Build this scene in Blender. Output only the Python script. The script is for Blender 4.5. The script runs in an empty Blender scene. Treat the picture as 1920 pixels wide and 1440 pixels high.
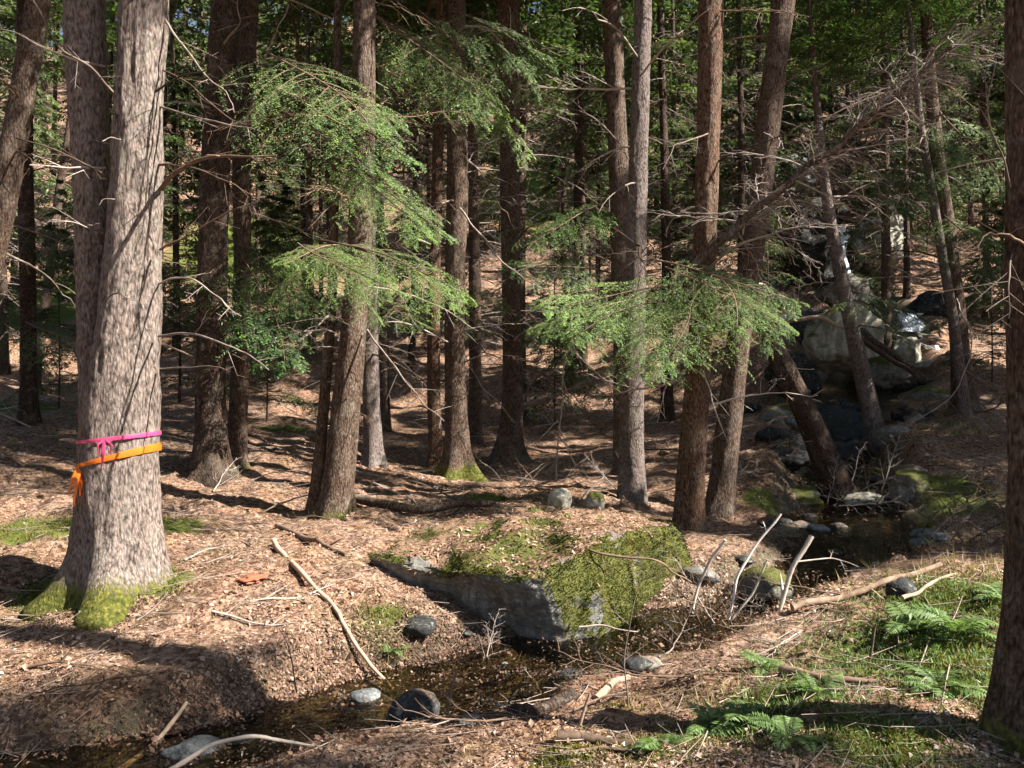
import bpy, math, random
import numpy as np
from mathutils import Vector, Matrix, Euler

# ------------------------------------------------------------------ camera, sky, sun, exposure
sc = bpy.context.scene
col = sc.collection
R = math.radians
F, CAMZ = 1550.0, 1.65          # focal length in photo pixels, eye height
cam = bpy.data.objects.new('camera', bpy.data.cameras.new('camera'))
col.objects.link(cam)
cam.location = (0, 0, CAMZ)
cam.rotation_euler = (R(90), 0, 0)
cam.data.sensor_width = 36
cam.data.lens = 36 * F / 1920
cam.data.clip_end = 1000
sc.camera = cam

SUN_AZ = (0.95, -0.31)          # horizontal direction towards the sun
SUN_EL = R(43)
world = bpy.data.worlds.new('World'); sc.world = world; world.use_nodes = True
wn = world.node_tree
sky = wn.nodes.new('ShaderNodeTexSky'); sky.sky_type = 'NISHITA'; sky.sun_disc = False
sky.sun_elevation = SUN_EL
sky.sun_rotation = math.atan2(SUN_AZ[0], SUN_AZ[1])
bg = wn.nodes['Background']; bg.inputs['Strength'].default_value = 0.05
wn.links.new(sky.outputs[0], bg.inputs['Color'])
sd = bpy.data.lights.new('sun', 'SUN'); sd.energy = 5.0; sd.angle = R(0.53); sd.color = (1.0, 0.95, 0.87)
sun = bpy.data.objects.new('sun', sd); col.objects.link(sun)
sv = Vector((SUN_AZ[0] * math.cos(SUN_EL), SUN_AZ[1] * math.cos(SUN_EL), math.sin(SUN_EL)))
sun.rotation_euler = sv.to_track_quat('Z', 'Y').to_euler()
sun.location = sv * 40
sc.view_settings.view_transform = 'Standard'
sc.view_settings.look = 'None'
sc.view_settings.exposure = 1.95
sc.view_settings.gamma = 1
sc.view_settings.use_curve_mapping = False
cy = sc.cycles
cy.max_bounces = 4; cy.diffuse_bounces = 2; cy.glossy_bounces = 2; cy.transmission_bounces = 3
cy.transparent_max_bounces = 8
cy.caustics_reflective = False; cy.caustics_refractive = False
cy.use_denoising = True
cy.use_adaptive_sampling = True; cy.adaptive_threshold = .035

rng = np.random.default_rng(7)
random.seed(7)

# ------------------------------------------------------------------ helpers
def P(px, py, Y):
    return np.array([(px - 960) / F * Y, Y, CAMZ - (py - 720) / F * Y])

def _hash(ix, iy, iz, seed):
    n = (ix * 374761393 + iy * 668265263 + iz * 1274126177 + seed * 974711) & 0xFFFFFFFF
    n = ((n ^ (n >> 13)) * 1274126177) & 0xFFFFFFFF
    n = ((n ^ (n >> 16)) * 2246822519) & 0xFFFFFFFF
    return ((n ^ (n >> 15)) & 0xFFFFFF) / float(0xFFFFFF) * 2 - 1

def vnoise(p, seed=0):
    p = np.asarray(p, float)
    i = np.floor(p).astype(np.int64); f = p - i
    u = f * f * f * (f * (f * 6 - 15) + 10)
    r = 0
    for dx in (0, 1):
        wx = u[:, 0] if dx else 1 - u[:, 0]
        for dy in (0, 1):
            wy = u[:, 1] if dy else 1 - u[:, 1]
            for dz in (0, 1):
                wz = u[:, 2] if dz else 1 - u[:, 2]
                r = r + wx * wy * wz * _hash(i[:, 0] + dx, i[:, 1] + dy, i[:, 2] + dz, seed)
    return r

def fbm(p, octv=3, seed=0, gain=0.5):
    r = 0; a = 1; s = 1
    for o in range(octv):
        r = r + a * vnoise(np.asarray(p) * s, seed + o * 17); a *= gain; s *= 2.03
    return r

def norm(v):
    return v / np.maximum(np.linalg.norm(v, axis=-1, keepdims=True), 1e-9)

def sstep(a, b, x):
    t = np.clip((x - a) / (b - a), 0, 1); return t * t * (3 - 2 * t)

class Geo:
    def __init__(s): s.V = []; s.Q = []; s.T = []; s.A = []; s.n = 0
    def add(s, V, Q=None, T=None, a=0.0):
        V = np.asarray(V, float).reshape(-1, 3)
        if Q is not None and len(Q): s.Q.append(np.asarray(Q) + s.n)
        if T is not None and len(T): s.T.append(np.asarray(T) + s.n)
        s.A.append(np.broadcast_to(np.asarray(a, float), (len(V),)))
        s.V.append(V); s.n += len(V)
    def verts(s): return np.concatenate(s.V)
    def mesh(s, name, mat, smooth=True, attr='tint', extra=None):
        V = np.concatenate(s.V); A = np.concatenate(s.A)
        Q = np.concatenate(s.Q) if s.Q else np.zeros((0, 4), int)
        T = np.concatenate(s.T) if s.T else np.zeros((0, 3), int)
        return mk_mesh(name, V, Q, T, mat, smooth, dict({attr: A}, **(extra or {})))

def mk_mesh(name, V, Q, T, mats, smooth=True, attrs=None, fmat=None):
    me = bpy.data.meshes.new(name)
    me.vertices.add(len(V)); me.vertices.foreach_set('co', np.asarray(V, np.float32).ravel())
    nq, nt = len(Q), len(T)
    me.loops.add(nq * 4 + nt * 3)
    me.loops.foreach_set('vertex_index', np.concatenate([np.asarray(Q, np.int32).ravel(), np.asarray(T, np.int32).ravel()]).astype(np.int32))
    me.polygons.add(nq + nt)
    me.polygons.foreach_set('loop_start', np.concatenate([np.arange(nq) * 4, nq * 4 + np.arange(nt) * 3]).astype(np.int32))
    me.polygons.foreach_set('use_smooth', np.full(nq + nt, smooth))
    for m in (mats if isinstance(mats, (list, tuple)) else [mats]): me.materials.append(m)
    if fmat is not None: me.polygons.foreach_set('material_index', np.asarray(fmat, np.int32))
    me.update(calc_edges=True)
    for k, v in (attrs or {}).items():
        at = me.attributes.new(k, 'FLOAT', 'POINT'); at.data.foreach_set('value', np.asarray(v, np.float32))
    return me

def obj(name, me, parent=None, loc=(0, 0, 0), rot=(0, 0, 0), scale=(1, 1, 1), **props):
    o = bpy.data.objects.new(name, me); col.objects.link(o)
    o.location = tuple(float(v) for v in loc); o.rotation_euler = tuple(float(v) for v in rot)
    o.scale = tuple(float(v) for v in scale) if hasattr(scale, '__len__') else (float(scale),) * 3
    if parent is not None: o.parent = parent
    for k, v in props.items(): o[k] = v
    return o

def thing(name, label, cat, loc=(0, 0, 0), group=None, me=None):
    o = obj(name, me, None, loc)
    o['label'] = label; o['category'] = cat
    if group: o['group'] = group
    return o

def tubes(pts, rad, seg=6):
    """batch of tubes: pts (m,n,3), rad (m,n)"""
    m, n, _ = pts.shape
    t = norm(np.gradient(pts, axis=1))
    ref = np.zeros((m, 1, 3)); mean = norm(pts[:, -1] - pts[:, 0] + 1e-9)
    ax = np.argmin(np.abs(mean), axis=1); ref[np.arange(m), 0, ax] = 1
    a = norm(np.cross(t, np.broadcast_to(ref, t.shape))); b = np.cross(t, a)
    th = np.arange(seg) * 2 * np.pi / seg
    ring = a[:, :, None, :] * np.cos(th)[:, None] + b[:, :, None, :] * np.sin(th)[:, None]
    V = pts[:, :, None, :] + ring * rad[:, :, None, None]
    idx = np.arange(m * n * seg).reshape(m, n, seg)
    q = np.stack([idx[:, :-1], np.roll(idx[:, :-1], -1, 2), np.roll(idx[:, 1:], -1, 2), idx[:, 1:]], -1)
    return V.reshape(-1, 3), q.reshape(-1, 4)

def kites(base, d, side, L, Wd, bend=None):
    """flat diamond leaves: base (m,3), direction d, sideways side, length L, width Wd"""
    L = np.broadcast_to(L, (len(base),))[:, None]; Wd = np.broadcast_to(Wd, (len(base),))[:, None]
    mid = base + d * L * 0.5
    if bend is not None: mid = mid + bend
    V = np.stack([base, mid + side * Wd * 0.5, base + d * L, mid - side * Wd * 0.5], 1)
    return V.reshape(-1, 3), np.arange(len(base) * 4).reshape(-1, 4)

def children(pts, N, ln, k, ang, prof, droop, npt=5, jit=0.15, u0=0.08, side_jit=0.2, lift=0.0):
    """k side shoots on every parent curve, alternating left and right in the plane of normal N"""
    m, n, _ = pts.shape
    u = u0 + (1 - u0) * (np.arange(k) + 0.5 + rng.uniform(-.4, .4, (m, k))) / k
    u = np.clip(u, 0, 0.999)
    fi = u * (n - 1); i0 = np.floor(fi).astype(int); fr = (fi - i0)[..., None]
    ar = np.arange(m)[:, None]
    i1 = np.minimum(i0 + 1, n - 1)
    base = pts[ar, i0] * (1 - fr) + pts[ar, i1] * fr
    t = norm(pts[ar, i1] - pts[ar, i0] + 1e-9)
    Nn = np.broadcast_to(N[:, None, :], t.shape)
    s = norm(np.cross(Nn, t))
    sg = np.where((np.arange(k) % 2) == 0, 1.0, -1.0)[None, :, None]
    A = ang + rng.normal(0, jit, (m, k))[..., None]
    d = t * np.cos(A) + s * sg * np.sin(A) + Nn * (lift + rng.normal(0, side_jit, (m, k))[..., None])
    d = norm(d)
    L = ln[:, None] * prof(u) * rng.uniform(.7, 1.15, (m, k))
    ss = np.linspace(0, 1, npt)
    cp = base[:, :, None, :] + d[:, :, None, :] * (L[..., None, None] * ss[:, None])
    cp[..., 2] -= droop * L[..., None] * ss ** 2
    return cp.reshape(m * k, npt, 3), np.repeat(N, k, 0), L.reshape(-1)

# ------------------------------------------------------------------ materials
def new_mat(name):
    m = bpy.data.materials.new(name); m.use_nodes = True
    nt = m.node_tree
    bs = nt.nodes['Principled BSDF']
    return m, nt, bs

class NB:
    """small node builder"""
    def __init__(s, nt): s.nt = nt
    def n(s, t, **kw):
        nd = s.nt.nodes.new(t)
        for k, v in kw.items(): setattr(nd, k, v)
        return nd
    def link(s, a, b): s.nt.links.new(a, b)
    def setv(s, sock, v):
        if isinstance(v, bpy.types.NodeSocket): s.link(v, sock)
        else: sock.default_value = v
    def coord(s, scale=(1, 1, 1), kind='Object'):
        tc = s.n('ShaderNodeTexCoord'); mp = s.n('ShaderNodeMapping')
        mp.inputs['Scale'].default_value = scale; s.link(tc.outputs[kind], mp.inputs['Vector']); return mp.outputs[0]
    def noise(s, v, scale, detail=4, rough=.6, dist=0.0):
        a = s.n('ShaderNodeTexNoise'); s.link(v, a.inputs['Vector'])
        a.inputs['Scale'].default_value = scale; a.inputs['Detail'].default_value = detail
        a.inputs['Roughness'].default_value = rough; a.inputs['Distortion'].default_value = dist
        return a.outputs['Fac']
    def vor(s, v, scale, feature='F1', out='Distance', rnd=1.0):
        a = s.n('ShaderNodeTexVoronoi', feature=feature); s.link(v, a.inputs['Vector'])
        a.inputs['Scale'].default_value = scale; a.inputs['Randomness'].default_value = rnd
        return a.outputs[out]
    def ramp(s, f, stops):
        r = s.n('ShaderNodeValToRGB'); e = r.color_ramp.elements
        while len(e) < len(stops): e.new(0.5)
        for x, (p, c) in zip(e, stops): x.position = p; x.color = tuple(c) + (1,) if len(c) == 3 else c
        s.link(f, r.inputs[0]); return r.outputs[0]
    def mix(s, f, a, b, bt='MIX'):
        x = s.n('ShaderNodeMix', data_type='RGBA', blend_type=bt)
        s.setv(x.inputs[0], f)
        for i, v in ((6, a), (7, b)):
            if isinstance(v, tuple) and len(v) == 3: v = v + (1,)
            s.setv(x.inputs[i], v)
        return x.outputs[2]
    def math(s, op, a, b=0.0, clamp=False):
        x = s.n('ShaderNodeMath', operation=op, use_clamp=clamp); s.setv(x.inputs[0], a); s.setv(x.inputs[1], b); return x.outputs[0]
    def attr(s, name): return s.n('ShaderNodeAttribute', attribute_name=name).outputs['Fac']
    def maprange(s, f, a, b, c=0.0, d=1.0):
        x = s.n('ShaderNodeMapRange'); s.link(f, x.inputs[0])
        for i, v in zip((1, 2, 3, 4), (a, b, c, d)): x.inputs[i].default_value = v
        return x.outputs[0]
    def bump(s, h, strength, dist, normal=None):
        b = s.n('ShaderNodeBump'); b.inputs['Strength'].default_value = strength; b.inputs['Distance'].default_value = dist
        s.link(h, b.inputs['Height'])
        if normal is not None: s.link(normal, b.inputs['Normal'])
        return b.outputs[0]

def bark(name, dark, mid, light, scale=1.0, stretch=.22, lich=.3, rand=.35):
    m, nt, bs = new_mat(name); b = NB(nt)
    v = b.coord((1, 1, stretch))
    wn_ = b.n('ShaderNodeTexNoise'); b.link(v, wn_.inputs['Vector']); wn_.inputs['Scale'].default_value = 14; wn_.inputs['Detail'].default_value = 3
    vm = b.n('ShaderNodeVectorMath', operation='MULTIPLY_ADD'); b.link(wn_.outputs['Color'], vm.inputs[0]); vm.inputs[1].default_value = (.05, .05, .03); b.link(v, vm.inputs[2]); v = vm.outputs[0]
    n1 = b.noise(v, 48 * scale, 6, .75, .6)
    v1 = b.vor(v, 58 * scale, 'F1')
    v2 = b.coord((1, 1, 1))
    n2 = b.noise(v2, 5, 3)
    crack = b.math('MULTIPLY', v1, 1.0)
    h = b.math('SUBTRACT', b.math('ADD', n1, 0.17), b.math('MULTIPLY', crack, .45))
    c = b.ramp(h, [(.22, dark), (.48, mid), (.78, light)])
    c = b.mix(b.math('MULTIPLY', b.maprange(n2, .52, .68), lich), c, (.26, .25, .2))
    n4 = b.noise(b.coord((1, 1, .3)), 2.2, 3, .6, .5)
    c = b.mix(b.maprange(n4, .36, .6, .55 if rand else .3, 0), c, b.mix(1.0, c, (.5, .4, .32), 'MULTIPLY'))
    c = b.mix(b.math('MULTIPLY', b.maprange(b.noise(v2, 11, 5, .7), .56, .7), .5), c, (.3, .28, .25))
    oi = b.n('ShaderNodeObjectInfo')
    c = b.mix(b.maprange(oi.outputs['Random'], 0, 1, 0, rand), c, b.mix(1.0, c, (.62, .5, .42), 'MULTIPLY'))
    n3 = b.noise(v2, 30, 4)
    mcol = b.ramp(n3, [(.3, (.02, .028, .006)), (.5, (.075, .08, .015)), (.7, (.19, .165, .04))])
    mf = b.maprange(b.math('ADD', b.attr('moss'), b.math('MULTIPLY', b.math('SUBTRACT', n3, .5), .7)), .45, .65)
    c = b.mix(mf, c, mcol)
    b.link(c, bs.inputs['Base Color']); bs.inputs['Roughness'].default_value = .92
    bs.inputs['Specular IOR Level'].default_value = .15
    b.link(b.bump(h, .9, .02), bs.inputs['Normal'])
    return m

M = {}
M['bark_grey'] = bark('bark_grey', (.04, .031, .026), (.2, .157, .134), (.38, .31, .27), 1.0, .33, .25, .0)
M['bark_brown'] = bark('bark_brown', (.026, .018, .013), (.12, .083, .062), (.26, .2, .16), 1.1, .36, .25, .5)
M['bark_red'] = bark('bark_red', (.03, .017, .011), (.14, .084, .055), (.29, .195, .14), 1.1, .36, .2, .4)
M['bark_pale'] = bark('bark_pale', (.05, .038, .033), (.17, .135, .122), (.3, .255, .24), 1.2, .35, .3, .2)
M['bark_dark'] = bark('bark_dark', (.015, .01, .008), (.07, .047, .034), (.15, .11, .085), 1.1, .36, .2, .4)

def twig_mat(name, c0, c1, rough=.85):
    m, nt, bs = new_mat(name); b = NB(nt)
    v = b.coord((1, 1, 1)); n = b.noise(v, 14, 4)
    oi = b.n('ShaderNodeObjectInfo')
    f = b.math('ADD', b.math('MULTIPLY', n, .8), b.math('MULTIPLY', b.math('SUBTRACT', oi.outputs['Random'], .5), .5))
    b.link(b.ramp(f, [(.2, c0), (.65, c1)]), bs.inputs['Base Color'])
    bs.inputs['Roughness'].default_value = rough; bs.inputs['Specular IOR Level'].default_value = .2
    b.link(b.bump(b.noise(b.coord((1, 1, 1)), 90, 3), .4, .004), bs.inputs['Normal'])
    return m
M['twig_grey'] = twig_mat('twig_grey', (.12, .09, .072), (.38, .31, .265))
M['twig_brown'] = twig_mat('twig_brown', (.05, .033, .022), (.19, .125, .085))
M['twig_pale'] = twig_mat('twig_pale', (.2, .155, .12), (.46, .39, .33))
M['stick_white'] = twig_mat('stick_white', (.42, .35, .29), (.68, .61, .55))
M['twig_mixed'] = twig_mat('twig_mixed', (.03, .02, .014), (.3, .235, .19))
M['wood_tan'] = twig_mat('wood_tan', (.14, .09, .06), (.42, .3, .21))

def leaf_mat(name, stops, trans=.35, spec=.25, rough=.5):
    m, nt, bs = new_mat(name); b = NB(nt)
    oi = b.n('ShaderNodeObjectInfo')
    f = b.math('ADD', b.attr('tint'), b.math('MULTIPLY', b.math('SUBTRACT', oi.outputs['Random'], .5), .25))
    c = b.ramp(f, stops)
    b.link(c, bs.inputs['Base Color']); bs.inputs['Roughness'].default_value = rough
    bs.inputs['Specular IOR Level'].default_value = spec
    tr = b.n('ShaderNodeBsdfTranslucent')
    b.link(b.mix(1.0, c, (1.15, 1.2, .6), 'MULTIPLY'), tr.inputs['Color'])
    ms = b.n('ShaderNodeMixShader'); ms.inputs[0].default_value = trans
    b.link(bs.outputs[0], ms.inputs[1]); b.link(tr.outputs[0], ms.inputs[2])
    b.link(ms.outputs[0], nt.nodes['Material Output'].inputs['Surface'])
    return m
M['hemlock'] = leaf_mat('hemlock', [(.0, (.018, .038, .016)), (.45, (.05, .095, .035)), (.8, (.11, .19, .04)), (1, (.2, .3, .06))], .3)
M['hemlock_sunlit'] = leaf_mat('hemlock_sunlit', [(.0, (.055, .09, .05)), (.4, (.13, .205, .095)), (.7, (.22, .33, .09)), (1, (.38, .5, .13))], .4, .45)  # brightness and sheen of sunlit sprays put into a paler needle colour
M['hemlock_far'] = leaf_mat('hemlock_far', [(.0, (.03, .048, .026)), (.5, (.08, .118, .05)), (1, (.18, .235, .085))], .35)
M['dead_leaf'] = leaf_mat('dead_leaf', [(.0, (.045, .026, .017)), (.35, (.16, .09, .057)), (.65, (.31, .2, .135)), (.88, (.46, .33, .25)), (1, (.58, .49, .42))], .15, .25, .6)
M['moss_blade'] = leaf_mat('moss_blade', [(.0, (.012, .017, .005)), (.45, (.055, .06, .012)), (.8, (.14, .13, .025)), (1, (.26, .21, .07))], .25, .1, .8)
M['fern'] = leaf_mat('fern', [(.0, (.03, .05, .018)), (.5, (.1, .16, .05)), (1, (.24, .34, .13))], .38, .3, .5)
M['dry_grass'] = leaf_mat('dry_grass', [(.0, (.12, .1, .04)), (.5, (.3, .24, .12)), (1, (.45, .38, .22))], .25, .2, .7)

def ground_mat():
    m, nt, bs = new_mat('forest_floor'); b = NB(nt)
    v = b.coord((1, 1, 1), 'Object')
    n1 = b.noise(v, 1.7, 4); n2 = b.noise(v, 16, 5, .7); n3 = b.noise(v, 90, 4, .75)
    vc = b.vor(v, 34, 'F1', 'Color')
    sep = b.n('ShaderNodeSeparateColor'); b.link(vc, sep.inputs[0])
    f = b.math('ADD', b.math('ADD', b.math('MULTIPLY', n2, .45), b.math('MULTIPLY', n3, .4)), b.math('MULTIPLY', sep.outputs[0], .22))
    c = b.ramp(f, [(.36, (.03, .018, .012)), (.48, (.14, .08, .052)), (.6, (.3, .195, .135)), (.76, (.48, .35, .27))])
    c = b.mix(b.maprange(n1, .45, .7, 0, .5), c, b.mix(1.0, c, (1.1, .72, .5), 'MULTIPLY'))
    n5 = b.noise(v, 3.1, 5, .65, .3)
    c = b.mix(b.maprange(n5, .5, .66, 0, .55), c, b.mix(1.0, c, (.62, .68, .36), 'MULTIPLY'))
    c = b.mix(b.maprange(b.noise(v, 5.7, 4, .6), .56, .68, 0, .6), c, b.mix(1.0, c, (.36, .3, .27), 'MULTIPLY'))
    mc = b.ramp(b.math('ADD', b.math('MULTIPLY', n2, .5), b.math('MULTIPLY', n3, .5)), [(.3, (.02, .03, .006)), (.5, (.075, .095, .016)), (.7, (.18, .18, .035))])
    mf = b.maprange(b.math('ADD', b.attr('moss'), b.math('MULTIPLY', b.math('SUBTRACT', n2, .5), .9)), .4, .62)
    c = b.mix(mf, c, mc)
    wet = b.maprange(b.math('ADD', b.attr('wet'), b.math('MULTIPLY', b.math('SUBTRACT', n2, .5), .5)), .35, .7)
    wc = b.ramp(b.math('ADD', b.math('MULTIPLY', n2, .6), b.math('MULTIPLY', n3, .4)), [(.35, (.022, .017, .011)), (.52, (.1, .08, .048)), (.7, (.24, .2, .13))])
    c = b.mix(wet, c, wc)
    b.link(c, bs.inputs['Base Color'])
    b.link(b.maprange(wet, 0, 1, .95, .45), bs.inputs['Roughness']); bs.inputs['Specular IOR Level'].default_value = .2
    hh = b.math('ADD', b.math('MULTIPLY', n2, .7), b.math('MULTIPLY', n3, .5))
    b.link(b.bump(hh, 1.0, .03), bs.inputs['Normal'])
    return m
M['ground'] = ground_mat()

def rock_mat(name, c0, c1, c2, mossy=True):
    m, nt, bs = new_mat(name); b = NB(nt)
    v = b.coord((1, 1, 1)); vs = b.coord((1, 1, 3.2))
    n1 = b.noise(v, 3, 4); n2 = b.noise(vs, 14, 5, .7); n3 = b.noise(v, 60, 4, .7)
    f = b.math('ADD', b.math('MULTIPLY', n2, .6), b.math('MULTIPLY', n3, .4))
    c = b.ramp(f, [(.3, c0), (.5, c1), (.72, c2)])
    c = b.mix(b.maprange(n1, .5, .7, 0, .45), c, b.mix(1.0, c, (.75, .62, .45), 'MULTIPLY'))
    st = b.noise(b.coord((2.2, 2.2, .5)), 3.2, 5, .65, .4)
    c = b.mix(b.maprange(st, .46, .62, .7, 0), c, b.mix(1.0, c, (.42, .4, .36), 'MULTIPLY'))
    c = b.mix(b.math('MULTIPLY', b.maprange(b.noise(v, 17, 4, .6), .58, .66), .45), c, (.33, .35, .27))
    ck = b.vor(b.coord((1, 1, 1.8)), 4.5, 'DISTANCE_TO_EDGE')
    c = b.mix(b.maprange(ck, .0, .03, .6, 0), c, b.mix(1.0, c, (.3, .28, .25), 'MULTIPLY'))
    lit = b.maprange(b.math('ADD', b.attr('litter'), b.math('MULTIPLY', b.math('SUBTRACT', n2, .5), .8)), .4, .6)
    c = b.mix(lit, c, b.ramp(n3, [(.3, (.05, .028, .018)), (.5, (.17, .1, .06)), (.7, (.33, .22, .15))]))
    mc = b.ramp(b.math('ADD', b.math('MULTIPLY', n2, .4), b.math('MULTIPLY', n3, .6)), [(.32, (.015, .02, .005)), (.5, (.06, .065, .012)), (.68, (.16, .145, .025))])
    mf = b.maprange(b.math('ADD', b.attr('moss'), b.math('MULTIPLY', b.math('SUBTRACT', n2, .5), .9)), .42, .6)
    c = b.mix(mf, c, mc)
    b.link(c, bs.inputs['Base Color']); bs.inputs['Roughness'].default_value = .8
    bs.inputs['Specular IOR Level'].default_value = .25
    b.link(b.bump(b.math('ADD', b.math('MULTIPLY', n2, .6), b.math('MULTIPLY', n3, .6)), .8, .02), bs.inputs['Normal'])
    return m
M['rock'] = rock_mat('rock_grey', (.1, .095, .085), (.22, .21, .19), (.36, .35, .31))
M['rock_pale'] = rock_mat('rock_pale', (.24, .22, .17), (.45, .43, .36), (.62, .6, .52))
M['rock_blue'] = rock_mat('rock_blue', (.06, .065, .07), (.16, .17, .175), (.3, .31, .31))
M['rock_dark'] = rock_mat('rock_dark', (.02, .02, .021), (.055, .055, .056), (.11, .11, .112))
M['rock_dark'].node_tree.nodes['Principled BSDF'].inputs['Specular IOR Level'].default_value = .08

def water_mat(name, tint, ripple=10.0, strength=.25):
    m, nt, bs = new_mat(name); b = NB(nt)
    nt.nodes.remove(bs)
    v = b.coord((1, 1.6, 1))
    nrm = b.bump(b.noise(v, ripple, 3, .55, .6), strength, .02)
    gl = b.n('ShaderNodeBsdfGlossy'); gl.inputs['Roughness'].default_value = .06; b.link(nrm, gl.inputs['Normal'])
    tp = b.n('ShaderNodeBsdfTransparent'); tp.inputs['Color'].default_value = tint
    fr = b.n('ShaderNodeFresnel'); fr.inputs['IOR'].default_value = 1.33; b.link(nrm, fr.inputs['Normal'])
    ms = b.n('ShaderNodeMixShader'); b.link(fr.outputs[0], ms.inputs[0]); b.link(tp.outputs[0], ms.inputs[1]); b.link(gl.outputs[0], ms.inputs[2])
    b.link(ms.outputs[0], nt.nodes['Material Output'].inputs['Surface'])
    return m
M['water'] = water_mat('stream_water', (.62, .55, .38, 1), 16.0, .45)

def foam_mat():
    m, nt, bs = new_mat('white_water'); b = NB(nt)
    v = b.coord((1, 1, .12))
    n = b.noise(v, 9, 4, .65, .5)
    b.link(b.ramp(n, [(.3, (.4, .46, .53)), (.5, (.66, .71, .78)), (.65, (.85, .88, .92))]), bs.inputs['Base Color'])
    bs.inputs['Roughness'].default_value = .25
    b.link(b.bump(n, .8, .05), bs.inputs['Normal'])
    return m
M['foam'] = foam_mat()

def plain_mat(name, c, rough=.5, trans=0.0):
    m, nt, bs = new_mat(name); b = NB(nt)
    n = b.noise(b.coord((1, 1, 1)), 40, 3)
    b.link(b.mix(b.maprange(n, .3, .7, 0, .35), c, tuple(x * .6 for x in c)), bs.inputs['Base Color'])
    bs.inputs['Roughness'].default_value = rough
    if trans:
        tr = b.n('ShaderNodeBsdfTranslucent'); tr.inputs['Color'].default_value = c + (1,)
        ms = b.n('ShaderNodeMixShader'); ms.inputs[0].default_value = trans
        b.link(bs.outputs[0], ms.inputs[1]); b.link(tr.outputs[0], ms.inputs[2])
        b.link(ms.outputs[0], nt.nodes['Material Output'].inputs['Surface'])
    return m
M['pink'] = plain_mat('pink_tape', (.8, .09, .24), .45, .35)
M['orange'] = plain_mat('orange_tape', (.85, .2, .02), .35, .3)
M['red_rot'] = plain_mat('red_rotten_wood', (.3, .09, .045), .9)

# ------------------------------------------------------------------ terrain
# stream centre line: x, y, water level, half width
CH = np.array([
    (-6.0, 3.2, -.56, .6), (-3.6, 3.75, -.5, .5), (-2.4, 4.3, -.46, .45), (-1.5, 4.9, -.43, .45), (-.65, 5.6, -.39, .55), (.25, 6.0, -.34, .5),
    (1.35, 6.55, -.26, .45), (2.6, 7.4, -.17, .5), (3.5, 8.6, -.06, .55), (4.15, 10.2, .1, .65), (4.75, 12, .34, .65), (5.2, 13.2, .5, .6),
    (5.9, 14.3, 1.3, .6), (6.6, 16.2, 1.55, 1.1), (7.4, 17.6, 1.7, 1.0), (8.2, 18.8, 2.3, .8), (8.9, 20.0, 3.1, .8), (9.3, 22.0, 3.6, .9), (9.45, 23.6, 4.4, .7), (9.6, 24.6, 6.4, .6), (11, 30, 8.2, .6)])
def chan_dense():
    t = np.arange(len(CH)); tt = np.linspace(0, len(CH) - 1, 260)
    D = np.stack([np.interp(tt, t, CH[:, i]) for i in range(4)], 1)
    for i in (0, 1, 3):
        k = np.ones(13) / 13; e = np.pad(D[:, i], 6, mode='edge'); D[:, i] = np.convolve(e, k, 'valid')
    return D
CHD = chan_dense()
# ground control points as (px, py, Y) read from the photograph
CP = [(215, 1110, 6.5), (0, 1110, 6.6), (-250, 1080, 6.6), (390, 895, 10.5), (450, 880, 11), (625, 970, 9), (690, 872, 12), (860, 905, 12.0), (812, 868, 13),
      (955, 870, 13.5), (1185, 935, 9.7), (1290, 992, 8.9), (1345, 975, 9.8), (1170, 880, 12.5), (55, 795, 13), (330, 950, 9), (120, 900, 10), (-250, 850, 11),
      (420, 1010, 7.8), (600, 1060, 7.0), (470, 1120, 6.35), (350, 1210, 5.62), (200, 1250, 5.35), (60, 1330, 4.95), (250, 1340, 4.9), (-200, 1300, 5.1), (560, 1225, 5.7), (480, 1290, 5.25), (630, 1240, 5.75), (700, 1160, 6.15), (870, 1172, 6.5), (780, 1125, 6.75), (960, 1205, 6.25), (690, 1078, 6.95), (1235, 1140, 7.0), (1310, 1115, 7.1), (1180, 1175, 6.6),
      (760, 1000, 8.2), (1000, 940, 9.2), (1400, 1040, 7.6), (1430, 900, 10.5), (1410, 800, 13.5),
      (1545, 870, 11), (1640, 800, 12.5), (1805, 765, 13.2), (2050, 780, 13), (1650, 780, 13.5), (1750, 1010, 8.6), (1850, 900, 10), (1850, 1085, 6.2), (2100, 1050, 6.5),
      (1700, 1190, 5.3), (1880, 1230, 4.9), (1500, 1230, 5.3), (1870, 1375, 3.92), (1600, 1400, 3.85), (1350, 1330, 4.4), (1200, 1420, 4.1), (1000, 1400, 4.45), (900, 1440, 4.25), (2300, 1300, 4.2),
      (600, 1440, 4.3), (250, 1475, 4.4),
      (330, 740, 20), (60, 680, 22), (-300, 640, 22), (530, 690, 21), (760, 760, 19), (1000, 740, 19), (1200, 760, 18), (1350, 740, 18),
      (500, 480, 34), (100, 420, 35), (-400, 400, 35), (900, 430, 35), (1000, 380, 37), (1300, 430, 34), (1700, 500, 26), (1900, 520, 24), (2200, 520, 24), (1460, 560, 22), (1850, 640, 18), (2100, 650, 18), (1430, 640, 18.5)]
pts = [P(*c) for c in CP]
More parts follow.
